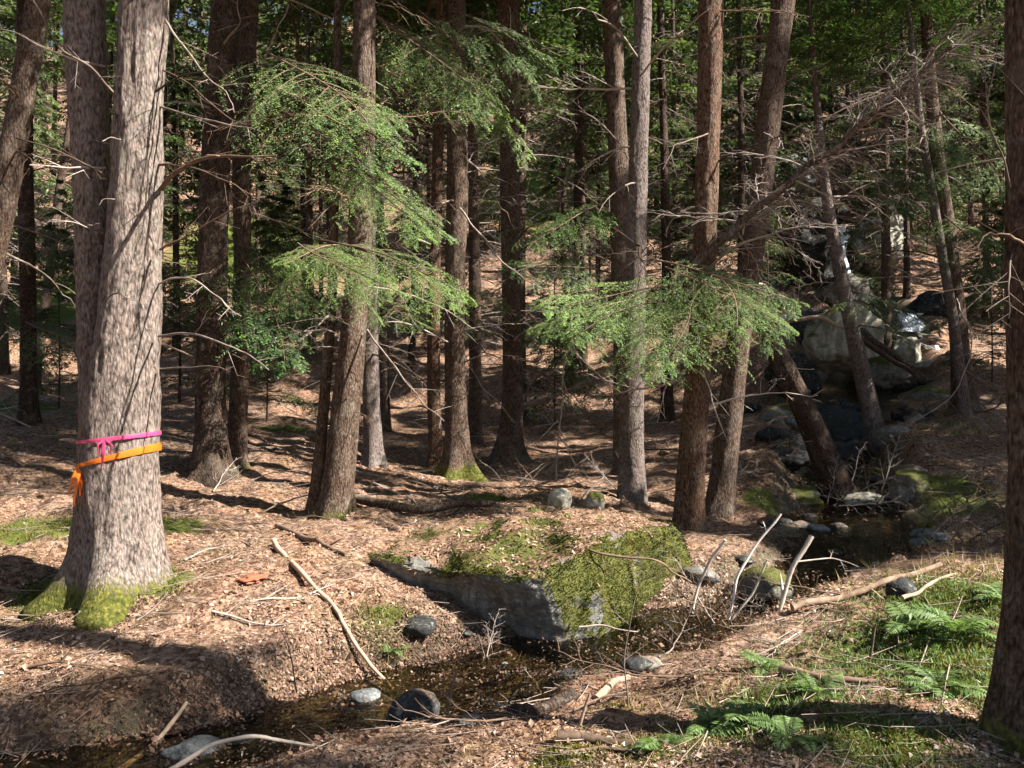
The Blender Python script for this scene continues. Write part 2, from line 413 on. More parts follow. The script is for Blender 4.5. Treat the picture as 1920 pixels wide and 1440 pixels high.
pts += [np.array(q) for q in [(0, 0, .06), (2, .5, .08), (-2, .5, -.1), (4, 1.5, .1), (7, 2, .25), (-4, 1.5, -.2), (0, 2.2, .03), (1.5, 2.8, .03), (-1.5, 2.5, -.15), (0, -6, .3), (8, -6, .5), (-8, -6, .2),
        (9, 6, .6), (14, 8, 1.6), (14, 0, 1.0), (20, -6, 1.4), (-12, 5, .3), (-14, 12, 1.2), (16, 14, 3.0), (-20, 0, .4), (24, 10, 4), (24, 20, 7),
        (-12, 48, 18), (0, 50, 19.5), (14, 50, 20), (28, 50, 21), (-30, 50, 18), (45, 50, 21), (30, 34, 11), (-30, 34, 8), (-45, 20, 4), (40, 0, 3), (-40, -10, 1), (0, -30, 1.5), (0, -60, 2), (60, -40, 3), (-60, -40, 1)]]
CPW = np.array(pts)
def _tps(d2): return np.where(d2 > 1e-12, .5 * d2 * np.log(np.maximum(d2, 1e-12)), 0)
def _solve():
    X = CPW[:, :2]; n = len(X)
    K = _tps(((X[:, None] - X[None]) ** 2).sum(-1)) + np.eye(n) * .25
    Pm = np.concatenate([np.ones((n, 1)), X], 1)
    A = np.block([[K, Pm], [Pm.T, np.zeros((3, 3))]])
    return np.linalg.solve(A, np.concatenate([CPW[:, 2], np.zeros(3)]))
TW = _solve()
def ch_dist(xy):
    d = np.full(len(xy), 1e9); wz = np.zeros(len(xy)); hw = np.ones(len(xy))
    for s in range(0, len(xy), 20000):
        e = slice(s, s + 20000)
        dd = (xy[e, None, 0] - CHD[None, :, 0]) ** 2 + (xy[e, None, 1] - CHD[None, :, 1]) ** 2
        j = dd.argmin(1); d[e] = np.sqrt(dd[np.arange(len(j)), j]); wz[e] = CHD[j, 2]; hw[e] = CHD[j, 3]
    return d, wz, hw
def height(x, y, fine=True):
    x = np.atleast_1d(np.asarray(x, float)); y = np.atleast_1d(np.asarray(y, float)); xy = np.stack([x, y], 1)
    yc = np.minimum(y, 55.0)
    q = np.stack([np.clip(x, -70, 70), np.clip(yc, -70, 55)], 1)
    z = np.zeros(len(x))
    for s in range(0, len(x), 20000):
        e = slice(s, s + 20000)
        d2 = ((q[e, None] - CPW[None, :, :2]) ** 2).sum(-1)
        z[e] = _tps(d2) @ TW[:-3] + TW[-3] + q[e] @ TW[-2:]
    z = z + np.maximum(y - 55, 0) * .75 * np.exp(-np.maximum(y - 55, 0) / 90)
    dist, wz, hw = ch_dist(xy)
    wob = 1 + .25 * vnoise(np.stack([x * 1.3, y * 1.3, 0 * x], 1), 5)
    w = 1 - sstep(.6, 1.5, dist / (hw * wob))
    z = z * (1 - w) + (wz - .13) * w
    if fine:
        p = np.stack([x, y, np.zeros_like(x)], 1)
        far = sstep(12, 25, y)
        z = z + fbm(p * 1.1, 2, 11) * (.045 + .12 * far) + fbm(p * 2.6, 2, 19) * .028 * (1 - far) + fbm(p * 5.3, 2, 23) * .026 + np.abs(vnoise(p * 13, 31)) * .014
        z = z + w * fbm(p * 6, 2, 41) * .05
    return z
def h1(x, y): return float(height([x], [y])[0])

# patches of moss / green on the ground: px, py, Y, radius
MOSS = [(60, 985, 8, .6), (210, 1125, 6.45, .45), (300, 1095, 6.5, .3), (100, 1095, 6.6, .35), (730, 1150, 6.2, .28), (330, 975, 8.2, .3), (920, 930, 9.5, .35), (1430, 1085, 7.2, .25), (1700, 1215, 5.1, .6), (1830, 1260, 4.7, .5), (1480, 1300, 4.6, .28), (1400, 1330, 4.35, .25),
        (1650, 1390, 3.95, .35), (1250, 1390, 4.15, .3), (1780, 1120, 5.8, .5), (1050, 1425, 4.1, .2), (480, 1290, 5.0, .15), (190, 1330, 4.75, .15), (1600, 860, 10.5, .9), (1740, 900, 9.8, .9), (520, 830, 15, .7), (100, 600, 28, 3), (20, 740, 16, 1.5), (1020, 330, 38, 4), (470, 440, 34, 4), (1430, 905, 10.2, .3), (1160, 1290, 4.9, .12)]
MW = [(P(a, b, c)[0], c, r) for a, b, c, r in MOSS]
def moss_at(x, y):
    m = np.zeros_like(x)
    for mx, my, r in MW:
        m = np.maximum(m, np.exp(-(((x - mx) ** 2 + (y - my) ** 2) / r ** 2)))
    return m

def axis(segs):
    out = []
    for a, b, st in segs: out.append(np.arange(a, b, st))
    return np.concatenate(out + [[segs[-1][1]]])
gx = axis([(-150, -60, 6), (-60, -20, 1.6), (-20, -9, .35), (-9, -5, .09), (-5, 6, .034), (6, 11, .1), (11, 20, .4), (20, 60, 1.6), (60, 150, 6)])
gy = axis([(-120, -10, 8), (-10, 3, .5), (3, 3.7, .06), (3.7, 7, .028), (7, 10, .045), (10, 15, .08), (15, 26, .16), (26, 45, .4), (45, 80, 1.2), (80, 160, 6)])
GX, GY = np.meshgrid(gx, gy)
x, y = GX.ravel(), GY.ravel()
z = height(x, y)
nx, ny = len(gx), len(gy)
idx = np.arange(nx * ny).reshape(ny, nx)
Q = np.stack([idx[:-1, :-1], idx[:-1, 1:], idx[1:, 1:], idx[1:, :-1]], -1).reshape(-1, 4)
dist, wz, hw = ch_dist(np.stack([x, y], 1))
wet = 1 - sstep(.7, 1.9, dist / hw)
gme = mk_mesh('ground', np.stack([x, y, z], 1), Q, np.zeros((0, 3), int), M['ground'], True, {'moss': moss_at(x, y), 'wet': wet})
ground = obj('ground', gme); ground['kind'] = 'structure'

# stream water: one ribbon along the channel
def ribbon(name, i0, i1, mat, widen=1.5, dz=0.0):
    D = CHD[i0:i1]; t = norm(np.gradient(D[:, :2], axis=0)); nrm = np.stack([t[:, 1], -t[:, 0]], 1)
    u = np.linspace(-1, 1, 13)
    V = np.zeros((len(D), 13, 3))
    V[..., :2] = D[:, None, :2] + nrm[:, None] * (u[None, :, None] * D[:, None, 3:4] * widen)
    V[..., 2] = D[:, 2:3] + dz
    p = V.reshape(-1, 3).copy()
    V = V.reshape(-1, 3); V[:, 2] += vnoise(p * 3, 3) * .008
    ii = np.arange(len(D) * 13).reshape(len(D), 13)
    q = np.stack([ii[:-1, :-1], ii[:-1, 1:], ii[1:, 1:], ii[1:, :-1]], -1).reshape(-1, 4)
    return mk_mesh(name, V, q, np.zeros((0, 3), int), mat, True)
ws = obj('stream', ribbon('stream', 0, 246, M['water'])); ws['kind'] = 'structure'
# ------------------------------------------------------------------ rocks
def ico(level):
    t = (1 + 5 ** .5) / 2
    V = norm(np.array([(-1, t, 0), (1, t, 0), (-1, -t, 0), (1, -t, 0), (0, -1, t), (0, 1, t), (0, -1, -t), (0, 1, -t), (t, 0, -1), (t, 0, 1), (-t, 0, -1), (-t, 0, 1)], float))
    T = np.array([(0, 11, 5), (0, 5, 1), (0, 1, 7), (0, 7, 10), (0, 10, 11), (1, 5, 9), (5, 11, 4), (11, 10, 2), (10, 7, 6), (7, 1, 8), (3, 9, 4), (3, 4, 2), (3, 2, 6), (3, 6, 8), (3, 8, 9), (4, 9, 5), (2, 4, 11), (6, 2, 10), (8, 6, 7), (9, 8, 1)])
    for _ in range(level): V, T = subdiv(V, T); V = norm(V)
    return V, T
def subdiv(V, T):
    E = np.sort(np.concatenate([T[:, [0, 1]], T[:, [1, 2]], T[:, [2, 0]]]), 1)
    U, inv = np.unique(E, axis=0, return_inverse=True); inv = inv.reshape(-1)
    n = len(V); m = len(T)
    V2 = np.concatenate([V, (V[U[:, 0]] + V[U[:, 1]]) / 2])
    a, b, c = inv[:m] + n, inv[m:2 * m] + n, inv[2 * m:] + n
    T2 = np.concatenate([np.stack([T[:, 0], a, c], 1), np.stack([a, T[:, 1], b], 1), np.stack([c, b, T[:, 2]], 1), np.stack([a, b, c], 1)])
    return V2, T2
def vnormals(V, T):
    fn = np.cross(V[T[:, 1]] - V[T[:, 0]], V[T[:, 2]] - V[T[:, 0]]); N = np.zeros_like(V)
    for i in range(3): np.add.at(N, T[:, i], fn)
    return norm(N)
def smooth_mesh(V, T, it=1, f=.5):
    E = np.unique(np.sort(np.concatenate([T[:, [0, 1]], T[:, [1, 2]], T[:, [2, 0]]]), 1), axis=0)
    for _ in range(it):
        S = np.zeros_like(V); C = np.zeros(len(V))
        for a, b in ((0, 1), (1, 0)): np.add.at(S, E[:, a], V[E[:, b]]); np.add.at(C, E[:, a], 1)
        V = V * (1 - f) + S / C[:, None] * f
    return V
ICO = {k: ico(k) for k in (2, 3, 4)}
def rock_mesh(name, seed, dims, mat, level=3, cuts=9, moss=0.0, litter=0.0, rough=.07, kmin=.62):
    r = np.random.default_rng(seed); D, T = ICO[level]
    n = norm(r.normal(size=(cuts, 3))); k = r.uniform(kmin, .97, cuts)
    dn = D @ n.T
    rad = np.minimum(1.0, np.min(np.where(dn > 1e-3, k / np.maximum(dn, 1e-3), 9), 1))
    rad = rad * (1 + fbm(D * 2.2 + seed, 3, seed) * rough)
    V = D * rad[:, None] * np.array(dims)
    N = vnormals(V, T)
    mo = np.clip(N[:, 2] * 1.1 + .1, 0, 1) * moss + fbm(V * 3, 2, seed) * .15 * (moss > 0)
    li = np.clip(N[:, 2] * 1.3 - .2, 0, 1) * litter
    return mk_mesh(name, V, np.zeros((0, 4), int), T, mat, True, {'moss': mo, 'litter': li})
def rock_at(px, py, Y, dims, label, mat='rock', seed=1, level=3, moss=0., litter=0., sink=.25, rz=0.0, tilt=0.0, group=None, name='rock', onz=None, cuts=9):
    p = P(px, py, Y); zg = h1(p[0], Y) if onz is None else onz
    o = thing(name, label, 'rock', (p[0], Y, zg + dims[2] * (1 - 2 * sink)), group, rock_mesh(name, seed, dims, M[mat], level, cuts, moss, litter))
    o.rotation_euler = (tilt, tilt * .5, rz)
    return o

def boulder():
    top = [P(668, 1036, 7.0), P(760, 1055, 6.75), P(850, 1068, 6.5), P(1018, 1085, 6.2), P(1115, 1008, 6.65), P(1210, 992, 7.05), P(1282, 985, 7.7), P(1180, 940, 8.5), P(960, 940, 8.6), P(800, 968, 8.2)]
    bot = [P(690, 1075, 7.25), P(770, 1120, 7.15), P(870, 1165, 7.02), P(1062, 1218, 6.32), P(1140, 1195, 6.4), P(1215, 1150, 6.75), P(1300, 1110, 7.6), P(1200, 1060, 8.7), P(960, 1060, 8.8), P(790, 1080, 8.4)]
    for q in bot: q[2] -= .18
    n = len(top)
    mid = [P(1000, 1020, 7.0), P(900, 1000, 7.4)]
    cen = P(1000, 972, 7.5); cen[2] += .03; bc = np.mean(bot, 0)
    V = np.array(top + bot + [cen, bc]); T = []
    for i in range(n):
        j = (i + 1) % n
        T += [(i, j, 2 * n), (n + i, n + j, j), (n + i, j, i), (n + j, n + i, 2 * n + 1)]
    T = np.array(T)
    for k in range(6):
        V, T = subdiv(V, T)
        if k == 2: V = smooth_mesh(V, T, 3, .5)
        if k == 3:
            N = vnormals(V, T); V = V + N * (fbm(V * 1.7, 2, 77) * .07 - np.abs(vnoise(V * np.array([3.4, 3.4, 1.0]), 79)) * .09)[:, None]
        if k == 4: V = smooth_mesh(V, T, 1, .4)
    N = vnormals(V, T)
    V = V + N * (fbm(V * np.array([5, 5, 11]), 3, 78)[:, None] * .016)
    N = vnormals(V, T)
    px = V[:, 0] / V[:, 1] * F + 960
    up = N[:, 2]
    right = sstep(.0, .35, N[:, 0]) * (1 - sstep(.75, 1.0, up))
    n1 = fbm(V * 3.1, 3, 80)
    edge = sstep(.05, .5, up) * (1 - sstep(.75, .99, up))
    n0 = fbm(V * 1.3, 2, 84)
    moss = np.clip(right * .8 + edge * .7 + n1 * .4 + n0 * .32 + sstep(.5, .9, up) * .25, 0, 1)
    front = (N[:, 1] < -.2) & (N[:, 0] < .1) & (up < .15)
    moss = np.where(front, np.clip(n1 * .5 - .05, 0, .5), moss)
    lit = np.clip(sstep(.6, .95, up) * .75 + fbm(V * 2.3, 2, 81) * .35, 0, 1)
    base = np.array([.35, 7.0, -.3])
    root = thing('boulder', 'large mossy grey boulder with needle litter on top, beside the stream', 'boulder', base)
    me = mk_mesh('boulder_stone', V - base, np.zeros((0, 4), int), T, M['rock'], True, {'moss': moss, 'litter': lit})
    obj('stone', me, root)
    # moss fuzz on the mossy faces
    tri = V[T].mean(1); tn = N[T[:, 0]]; tm = moss[T].mean(1); tl = lit[T].mean(1)
    w = np.where(tm > .5, tm, 0) * (tl < .62); w = w / w.sum()
    pick = rng.choice(len(T), 26000, p=w)
    b = tri[pick] + rng.normal(0, .008, (len(pick), 3))
    d = norm(tn[pick] + rng.normal(0, .5, b.shape)); s = norm(np.cross(d, rng.normal(size=b.shape)))
    g = Geo(); kv, kq = kites(b - base, d, s, rng.uniform(.012, .032, len(b)), rng.uniform(.005, .011, len(b)))
    g.add(kv, kq, None, np.repeat(np.clip(.5 + fbm(b * np.array([7, 7, 2.5]), 2, 9) * .5 + rng.normal(0, .15, len(b)), 0, 1), 4))
    o = obj('moss_cover', g.mesh('moss_cover', M['moss_blade']), root); o['kind'] = 'stuff'
    # needle litter on the top
    w = np.clip(tl - .35, 0, 1) * (tn[:, 2] > .55); w = w / w.sum()
    pick = rng.choice(len(T), 5200, p=w); b = tri[pick] + tn[pick] * .006
    d = norm(np.cross(tn[pick], rng.normal(size=b.shape)) + rng.normal(0, .25, b.shape)); s = norm(np.cross(d, tn[pick] + rng.normal(0, .3, b.shape)))
    g = Geo(); kv, kq = kites(b - base, d, s, rng.uniform(.02, .07, len(b)), rng.uniform(.004, .022, len(b)), tn[pick] * .004)
    g.add(kv, kq, None, np.repeat(rng.beta(2, 2.4, len(b)), 4))
    o = obj('fallen_needles', g.mesh('fallen_needles', M['dead_leaf']), root); o['kind'] = 'stuff'
    return V
BV = boulder()
def boulder_top(px, Y):
    X = (px - 960) / F * Y; d = (BV[:, 0] - X) ** 2 + (BV[:, 1] - Y) ** 2
    return float(BV[np.argsort(d)[:12], 2].max())
rock_at(1050, 932, 8.3, (.13, .11, .13), 'pale rounded stone resting on top of the big boulder', 'rock_pale', 3, 3, 0, 0, .15, .4, .2, onz=boulder_top(1050, 8.3), cuts=3)
rock_at(1116, 950, 8.2, (.12, .1, .11), 'small mossy grey stone beside the pale stone on the boulder', 'rock', 4, 3, .75, 0, .15, 1.2, .2, onz=boulder_top(1116, 8.2), cuts=3)
rock_at(1235, 1150, 6.9, (.2, .17, .1), 'flat grey-green stone at the right foot of the big boulder', 'rock', 5, 3, .1, 0, .3, .3, .2)
rock_at(1432, 1092, 7.3, (.24, .22, .2), 'low mound-like stone covered in yellow-green moss behind the pale sticks', 'rock', 6, 3, 1.0, 0, .3)
rock_at(372, 1388, 4.72, (.2, .12, .09), 'flat blue-grey stone at the bank edge by the pale leaning stick', 'rock_blue', 8, 3, 0, 0, .2, .5, .25)
rock_at(775, 1335, 5.1, (.17, .13, .17), 'dark wedge-shaped stone standing out of the shallow stream', 'rock_dark', 21, 3, .1, .5, .25, .9, .5, cuts=5)
rock_at(945, 1235, 5.95, (.08, .06, .1), 'upright grey slab stone at the stream edge below the boulder', 'rock', 14, 3, 0, 0, .2, .1, .1)
rock_at(640, 1292, 5.5, (.07, .06, .05), 'small pale stone at the left water edge', 'rock', 15, 2, 0, 0, .2)
rock_at(1690, 1140, 5.95, (.11, .1, .09), 'round dark violet-grey stone at the end of the fallen log', 'rock_dark', 16, 3, 0, 0, .2)
# cobbles along the bed
k = 0
for i in range(120):
    j = int(rng.integers(8, 160)); c = CHD[j]
    X = c[0] + rng.normal(0, c[3] * .75); Yc = c[1] + rng.normal(0, c[3] * .5)
    if Yc < 4.0 or abs(X / Yc) > .66: continue
    s = rng.uniform(.03, .1) * (1 + .05 * Yc)
    o = thing('cobble', 'small wet cobble among the many lying along the stream bed', 'rock', (X, Yc, h1(X, Yc) + s * .25), 'cobbles in the stream bed',
              rock_mesh('cobble', 100 + i, (s * rng.uniform(.9, 1.5), s, s * .6), M[['rock', 'rock_blue', 'rock_dark', 'rock_dark'][i % 4]], 2, 7, .25 * (i % 3 == 0), .5 * (i % 4 == 0)))
    o.rotation_euler = (0, 0, rng.uniform(0, 6)); k += 1
# stones bedded in both sides of the gully
gr_ = np.random.default_rng(55); gname = ('mossy', 'dark', 'grey')
for i in range(26):
    j = int(gr_.integers(112, 176)); c = CHD[j]; sg = -1 if i % 2 else 1
    X = c[0] + sg * c[3] * gr_.uniform(.9, 2.0); Yc = c[1] + gr_.normal(0, .3); s = gr_.uniform(.12, .3)
    o = thing('gully_stone', gname[i % 3] + ' stone bedded in the ' + ('left' if sg < 0 else 'right') + ' side of the gully', 'rock', (X, Yc, h1(X, Yc) + s * .1), 'stones bedded in the gully sides',
              rock_mesh('gully_stone', 700 + i, (s * 1.3, s, s * .75), M[('rock', 'rock_dark', 'rock')[i % 3]], 3, 7, (.9, .2, .4)[i % 3], .6, .12))
    o.rotation_euler = (gr_.uniform(-.3, .3), gr_.uniform(-.3, .3), gr_.uniform(0, 6))
# cascade boulders far right
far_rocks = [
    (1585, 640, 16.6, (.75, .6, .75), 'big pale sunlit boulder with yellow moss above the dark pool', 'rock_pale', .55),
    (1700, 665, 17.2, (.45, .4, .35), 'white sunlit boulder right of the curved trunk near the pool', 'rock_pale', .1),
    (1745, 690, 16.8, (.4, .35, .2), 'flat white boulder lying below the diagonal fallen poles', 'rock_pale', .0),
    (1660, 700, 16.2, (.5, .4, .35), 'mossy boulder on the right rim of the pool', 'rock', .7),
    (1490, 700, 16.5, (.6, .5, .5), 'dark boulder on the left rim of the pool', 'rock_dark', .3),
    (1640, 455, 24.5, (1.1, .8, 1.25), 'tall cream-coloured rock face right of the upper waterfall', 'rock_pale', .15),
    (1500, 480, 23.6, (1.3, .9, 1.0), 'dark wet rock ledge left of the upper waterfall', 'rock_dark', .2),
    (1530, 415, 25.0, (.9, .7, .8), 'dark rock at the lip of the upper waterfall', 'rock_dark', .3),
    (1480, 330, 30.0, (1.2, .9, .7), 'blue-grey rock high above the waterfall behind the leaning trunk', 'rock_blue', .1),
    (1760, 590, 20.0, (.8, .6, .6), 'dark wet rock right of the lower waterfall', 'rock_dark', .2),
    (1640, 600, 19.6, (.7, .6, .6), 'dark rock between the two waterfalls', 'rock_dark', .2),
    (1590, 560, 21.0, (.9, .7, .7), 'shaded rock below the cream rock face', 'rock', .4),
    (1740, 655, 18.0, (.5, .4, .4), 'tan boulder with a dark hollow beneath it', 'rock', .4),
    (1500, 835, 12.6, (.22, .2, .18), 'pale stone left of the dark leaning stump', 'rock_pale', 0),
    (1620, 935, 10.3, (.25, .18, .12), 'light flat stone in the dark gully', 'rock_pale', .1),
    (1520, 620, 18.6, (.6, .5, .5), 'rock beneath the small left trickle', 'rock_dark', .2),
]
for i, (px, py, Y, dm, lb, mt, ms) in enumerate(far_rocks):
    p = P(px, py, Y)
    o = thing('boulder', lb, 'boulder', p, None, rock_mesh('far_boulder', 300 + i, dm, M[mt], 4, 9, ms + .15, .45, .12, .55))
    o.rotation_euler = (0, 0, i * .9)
# white water sheets on the cascade
def fall(px0, px1, py0, py1, Y0, Y1, seed):
    n, m = 14, 24
    u = np.linspace(0, 1, n); v = np.linspace(0, 1, m); U, Vv = np.meshgrid(u, v)
    px = px0 + (px1 - px0) * (U + .12 * np.sin(Vv * 7 + seed) * (1 - .2 * Vv)); py = py0 + (py1 - py0) * Vv
    Y = Y0 + (Y1 - Y0) * Vv
    p = np.stack([(px - 960) / F * Y, Y, CAMZ - (py - 720) / F * Y], -1).reshape(-1, 3)
    p[:, 1] += fbm(p * np.array([4, 1, 1]), 2, seed) * .12 - .18 * np.sin(np.pi * U.ravel())
    ii = np.arange(n * m).reshape(m, n)
    q = np.stack([ii[:-1, :-1], ii[:-1, 1:], ii[1:, 1:], ii[1:, :-1]], -1).reshape(-1, 4)
    return mk_mesh('waterfall', p, q, np.zeros((0, 3), int), M['foam'], True)
for a in [(1545, 1590, 425, 520, 24.2, 23.3, 1), (1530, 1548, 440, 475, 24.0, 23.6, 2), (1680, 1730, 588, 622, 19.6, 19.1, 3), (1460, 1474, 592, 618, 18.0, 17.8, 4), (1735, 1760, 648, 672, 17.3, 17.1, 5)]:
    o = obj('waterfall', fall(*a)); o['kind'] = 'structure'

# ------------------------------------------------------------------ foliage and branch libraries
def hemlock_bough(seed, L=1.6, k1=30, k2=13, k3=16, needle=(.017, .0055), droop=.35, ang=1.0, sub=.42):
    """flat feathery spray along +X with drooping tips; returns foliage Geo and wood Geo"""
    global rng
    keep = rng; rng = np.random.default_rng(seed)
    s = np.linspace(0, 1, 12)
    main = np.stack([s * L, .06 * L * np.sin(s * 4 + seed), -droop * L * s ** 2 * .6], 1)[None]
    N0 = np.array([[0., 0., 1.]])
    pr = lambda u: np.clip(.35 + 1.1 * u, 0, 1) * np.clip(1.12 - u, .1, 1)
    c1, N1, l1 = children(main, N0, np.array([L * sub * 1.5]), k1, ang, pr, droop, 7, .18, .1, .1)
    c2, N2, l2 = children(c1, N1, l1 * .42, k2, .85, lambda u: 1.1 - .7 * u, .3, 4, .2, .06, .15)
    wood = Geo()
    V, q = tubes(main, np.linspace(.011, .003, 12)[None] * L / 1.5, 5); wood.add(V, q)
    V, q = tubes(c1, np.repeat(np.linspace(.0035, .0012, 7)[None], len(c1), 0), 4); wood.add(V, q)
    fol = Geo()
    for cs, ls, NN, k in ((c2, l2, N2, k3), (c1, l1, N1, k3 + 12)):
        m, n, _ = cs.shape
        u = (np.arange(k) + rng.uniform(0, 1, (m, k))) / k; fi = u * (n - 1.001); i0 = fi.astype(int); fr = (fi - i0)[..., None]; ar = np.arange(m)[:, None]
        b = cs[ar, i0] * (1 - fr) + cs[ar, i0 + 1] * fr; t = norm(cs[ar, i0 + 1] - cs[ar, i0] + 1e-9)
        Nn = norm(NN[:, None] + rng.normal(0, .25, b.shape)); sd = norm(np.cross(Nn, t)); sg = np.where(np.arange(k) % 2, 1., -1.)[None, :, None]
        d = norm(t * .55 + sd * sg + Nn * rng.normal(0, .2, b.shape[:2])[..., None]); b = b.reshape(-1, 3); d = d.reshape(-1, 3)
        sv_ = norm(np.cross(d, Nn.reshape(-1, 3)))
        V, q = kites(b, d, sv_, needle[0] * rng.uniform(.7, 1.25, len(b)), needle[1])
        tint = np.clip(.42 + .25 * u + rng.normal(0, .1, u.shape) + np.repeat(rng.normal(0, .1, m)[:, None], k, 1), 0, 1).reshape(-1)
        fol.add(V, q, None, np.repeat(tint, 4))
    rng = keep
    return fol, wood
BOUGH = []
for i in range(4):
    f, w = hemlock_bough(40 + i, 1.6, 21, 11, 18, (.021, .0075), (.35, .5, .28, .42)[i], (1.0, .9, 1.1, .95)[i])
    BOUGH.append((f.mesh('hemlock_spray', M['hemlock_sunlit'], True), w.mesh('bough_wood', M['twig_brown'])))
DBOUGH = []                                     # same form, shade of the mid-ground put into a darker needle colour
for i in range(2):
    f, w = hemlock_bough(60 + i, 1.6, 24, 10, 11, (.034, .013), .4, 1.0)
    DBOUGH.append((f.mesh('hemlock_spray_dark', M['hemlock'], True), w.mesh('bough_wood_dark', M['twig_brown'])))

def crown_mesh(seed, H=10.0, Rm=3.0, nb=95, k1=13, k2=8, k3=3, kl=.12, kw=.05, mat='hemlock', bare=.0):
    global rng
    keep = rng; rng = np.random.default_rng(seed)
    u = np.sort(rng.uniform(0, 1, nb)); zc = u * H
    ln = Rm * np.clip((1 - u) ** .8, .06, 1) * rng.uniform(.55, 1.1, nb)
    az = rng.uniform(0, 2 * np.pi, nb)
    s = np.linspace(0, 1, 8)
    d = np.stack([np.cos(az), np.sin(az)], 1)
    main = np.zeros((nb, 8, 3))
    main[..., :2] = d[:, None] * (ln[:, None] * s)[..., None]
    main[..., 2] = zc[:, None] + ln[:, None] * (.12 * s - .42 * s ** 2)
    N = np.tile([[0., 0., 1.]], (nb, 1))
    c1, N1, l1 = children(main, N, ln * .45, k1, 1.0, lambda q: 1.15 - .8 * q, .3, 5, .2, .2, .15)
    c2, N2, l2 = children(c1, N1, l1 * .42, k2, .9, lambda q: 1.1 - .6 * q, .3, 3, .25, .05, .2)
    g = Geo()
    m, n, _ = c2.shape
    uu = (np.arange(k3) + rng.uniform(.1, .9, (m, k3))) / k3; fi = uu * (n - 1.001); i0 = fi.astype(int); fr = (fi - i0)[..., None]; ar = np.arange(m)[:, None]
    b = (c2[ar, i0] * (1 - fr) + c2[ar, i0 + 1] * fr).reshape(-1, 3); t = norm(c2[ar, i0 + 1] - c2[ar, i0] + 1e-9).reshape(-1, 3)
    Nn = norm(np.repeat(N2, k3, 0) + rng.normal(0, .35, b.shape)); sd = np.cross(Nn, t)
    d = norm(t + sd * rng.choice([-.8, .8], len(b))[:, None]); V, q = kites(b, d, norm(np.cross(d, Nn)), kl * rng.uniform(.6, 1.3, len(b)), kw)
    tb = np.repeat(np.repeat(np.repeat(rng.normal(0, .12, nb), k1), k2), k3)
    g.add(V, q, None, np.repeat(np.clip(.45 + tb + rng.normal(0, .13, len(b)), 0, 1), 4))
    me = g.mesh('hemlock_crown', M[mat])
    w = Geo(); V, q = tubes(main, (np.linspace(.022, .006, 8)[None] * (ln[:, None] / 2)), 4); w.add(V, q)
    V, q = tubes(c1, np.repeat(np.linspace(.006, .002, 5)[None], len(c1), 0), 3); w.add(V, q)
    wm = w.mesh('crown_limbs', M['twig_brown'])
    rng = keep
    return me, wm
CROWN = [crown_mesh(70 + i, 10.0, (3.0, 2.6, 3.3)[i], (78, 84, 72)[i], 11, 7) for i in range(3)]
FCROWN = [crown_mesh(80 + i, 11.0, (2.6, 3.0, 2.3, 2.8)[i], (58, 52, 64, 48)[i], 10, 6, 3, .17, .075, 'hemlock_far') for i in range(4)]

SCROWN = [crown_mesh(90 + i, 11.0, 3.0, 26, 9, 6, 3, .17, .075, 'hemlock_far') for i in range(2)]
def dead_branch(seed, k1=9, k2=4, sag=.15, twigl=.38, r0=.011, L=1.0, npt=14):
    global rng
    keep = rng; rng = np.random.default_rng(seed)
    s = np.linspace(0, 1, npt)
    wob = np.cumsum(rng.normal(0, .018, (npt, 3)), 0) * s[:, None]
    main = (np.stack([s * L, 0 * s, sag * L * (.5 * s - s ** 2)], 1) + wob)[None]
    N0 = norm(np.array([[rng.normal(0, .2), rng.normal(0, .4), 1.]]))
    g = Geo()
    V, q = tubes(main, (np.linspace(r0, r0 * .22, npt) * (1 + rng.normal(0, .08, npt)))[None], 6); g.add(V, q)
    if k1:
        c1, N1, l1 = children(main, N0, np.array([L * twigl]), k1, .85, lambda u: 1.1 - .75 * u, .15, 6, .3, .12, .35)
        c1 = c1 + np.cumsum(rng.normal(0, .006, c1.shape), 1) * L
        c1 -= (c1[:, :1] - c1[:, :1])
        V, q = tubes(c1, np.repeat((np.linspace(r0 * .38, r0 * .12, 6))[None], len(c1), 0), 4); g.add(V, q)
        if k2:
            c2, N2, l2 = children(c1, N1, l1 * .5, k2, .8, lambda u: 1.1 - .6 * u, .15, 4, .35, .1, .4)
            V, q = tubes(c2, np.repeat(np.linspace(r0 * .16, r0 * .08, 4)[None], len(c2), 0), 3); g.add(V, q)
    rng = keep
    return g
DB = []
for i in range(14):
    g = dead_branch(500 + i, (9, 6, 12, 4, 10, 8, 3)[i % 7], (4, 3, 5, 2, 5, 3, 0)[i % 7], (.15, .4, -.1, .25, .5, .1, .3)[i % 7])
    DB.append(g.mesh('dead_branch', M['twig_grey' if i % 2 == 0 else 'twig_brown']))
STUB = [dead_branch(540 + i, 0, 0, .1, r0=.03).mesh('stub', M['twig_grey']) for i in range(3)]

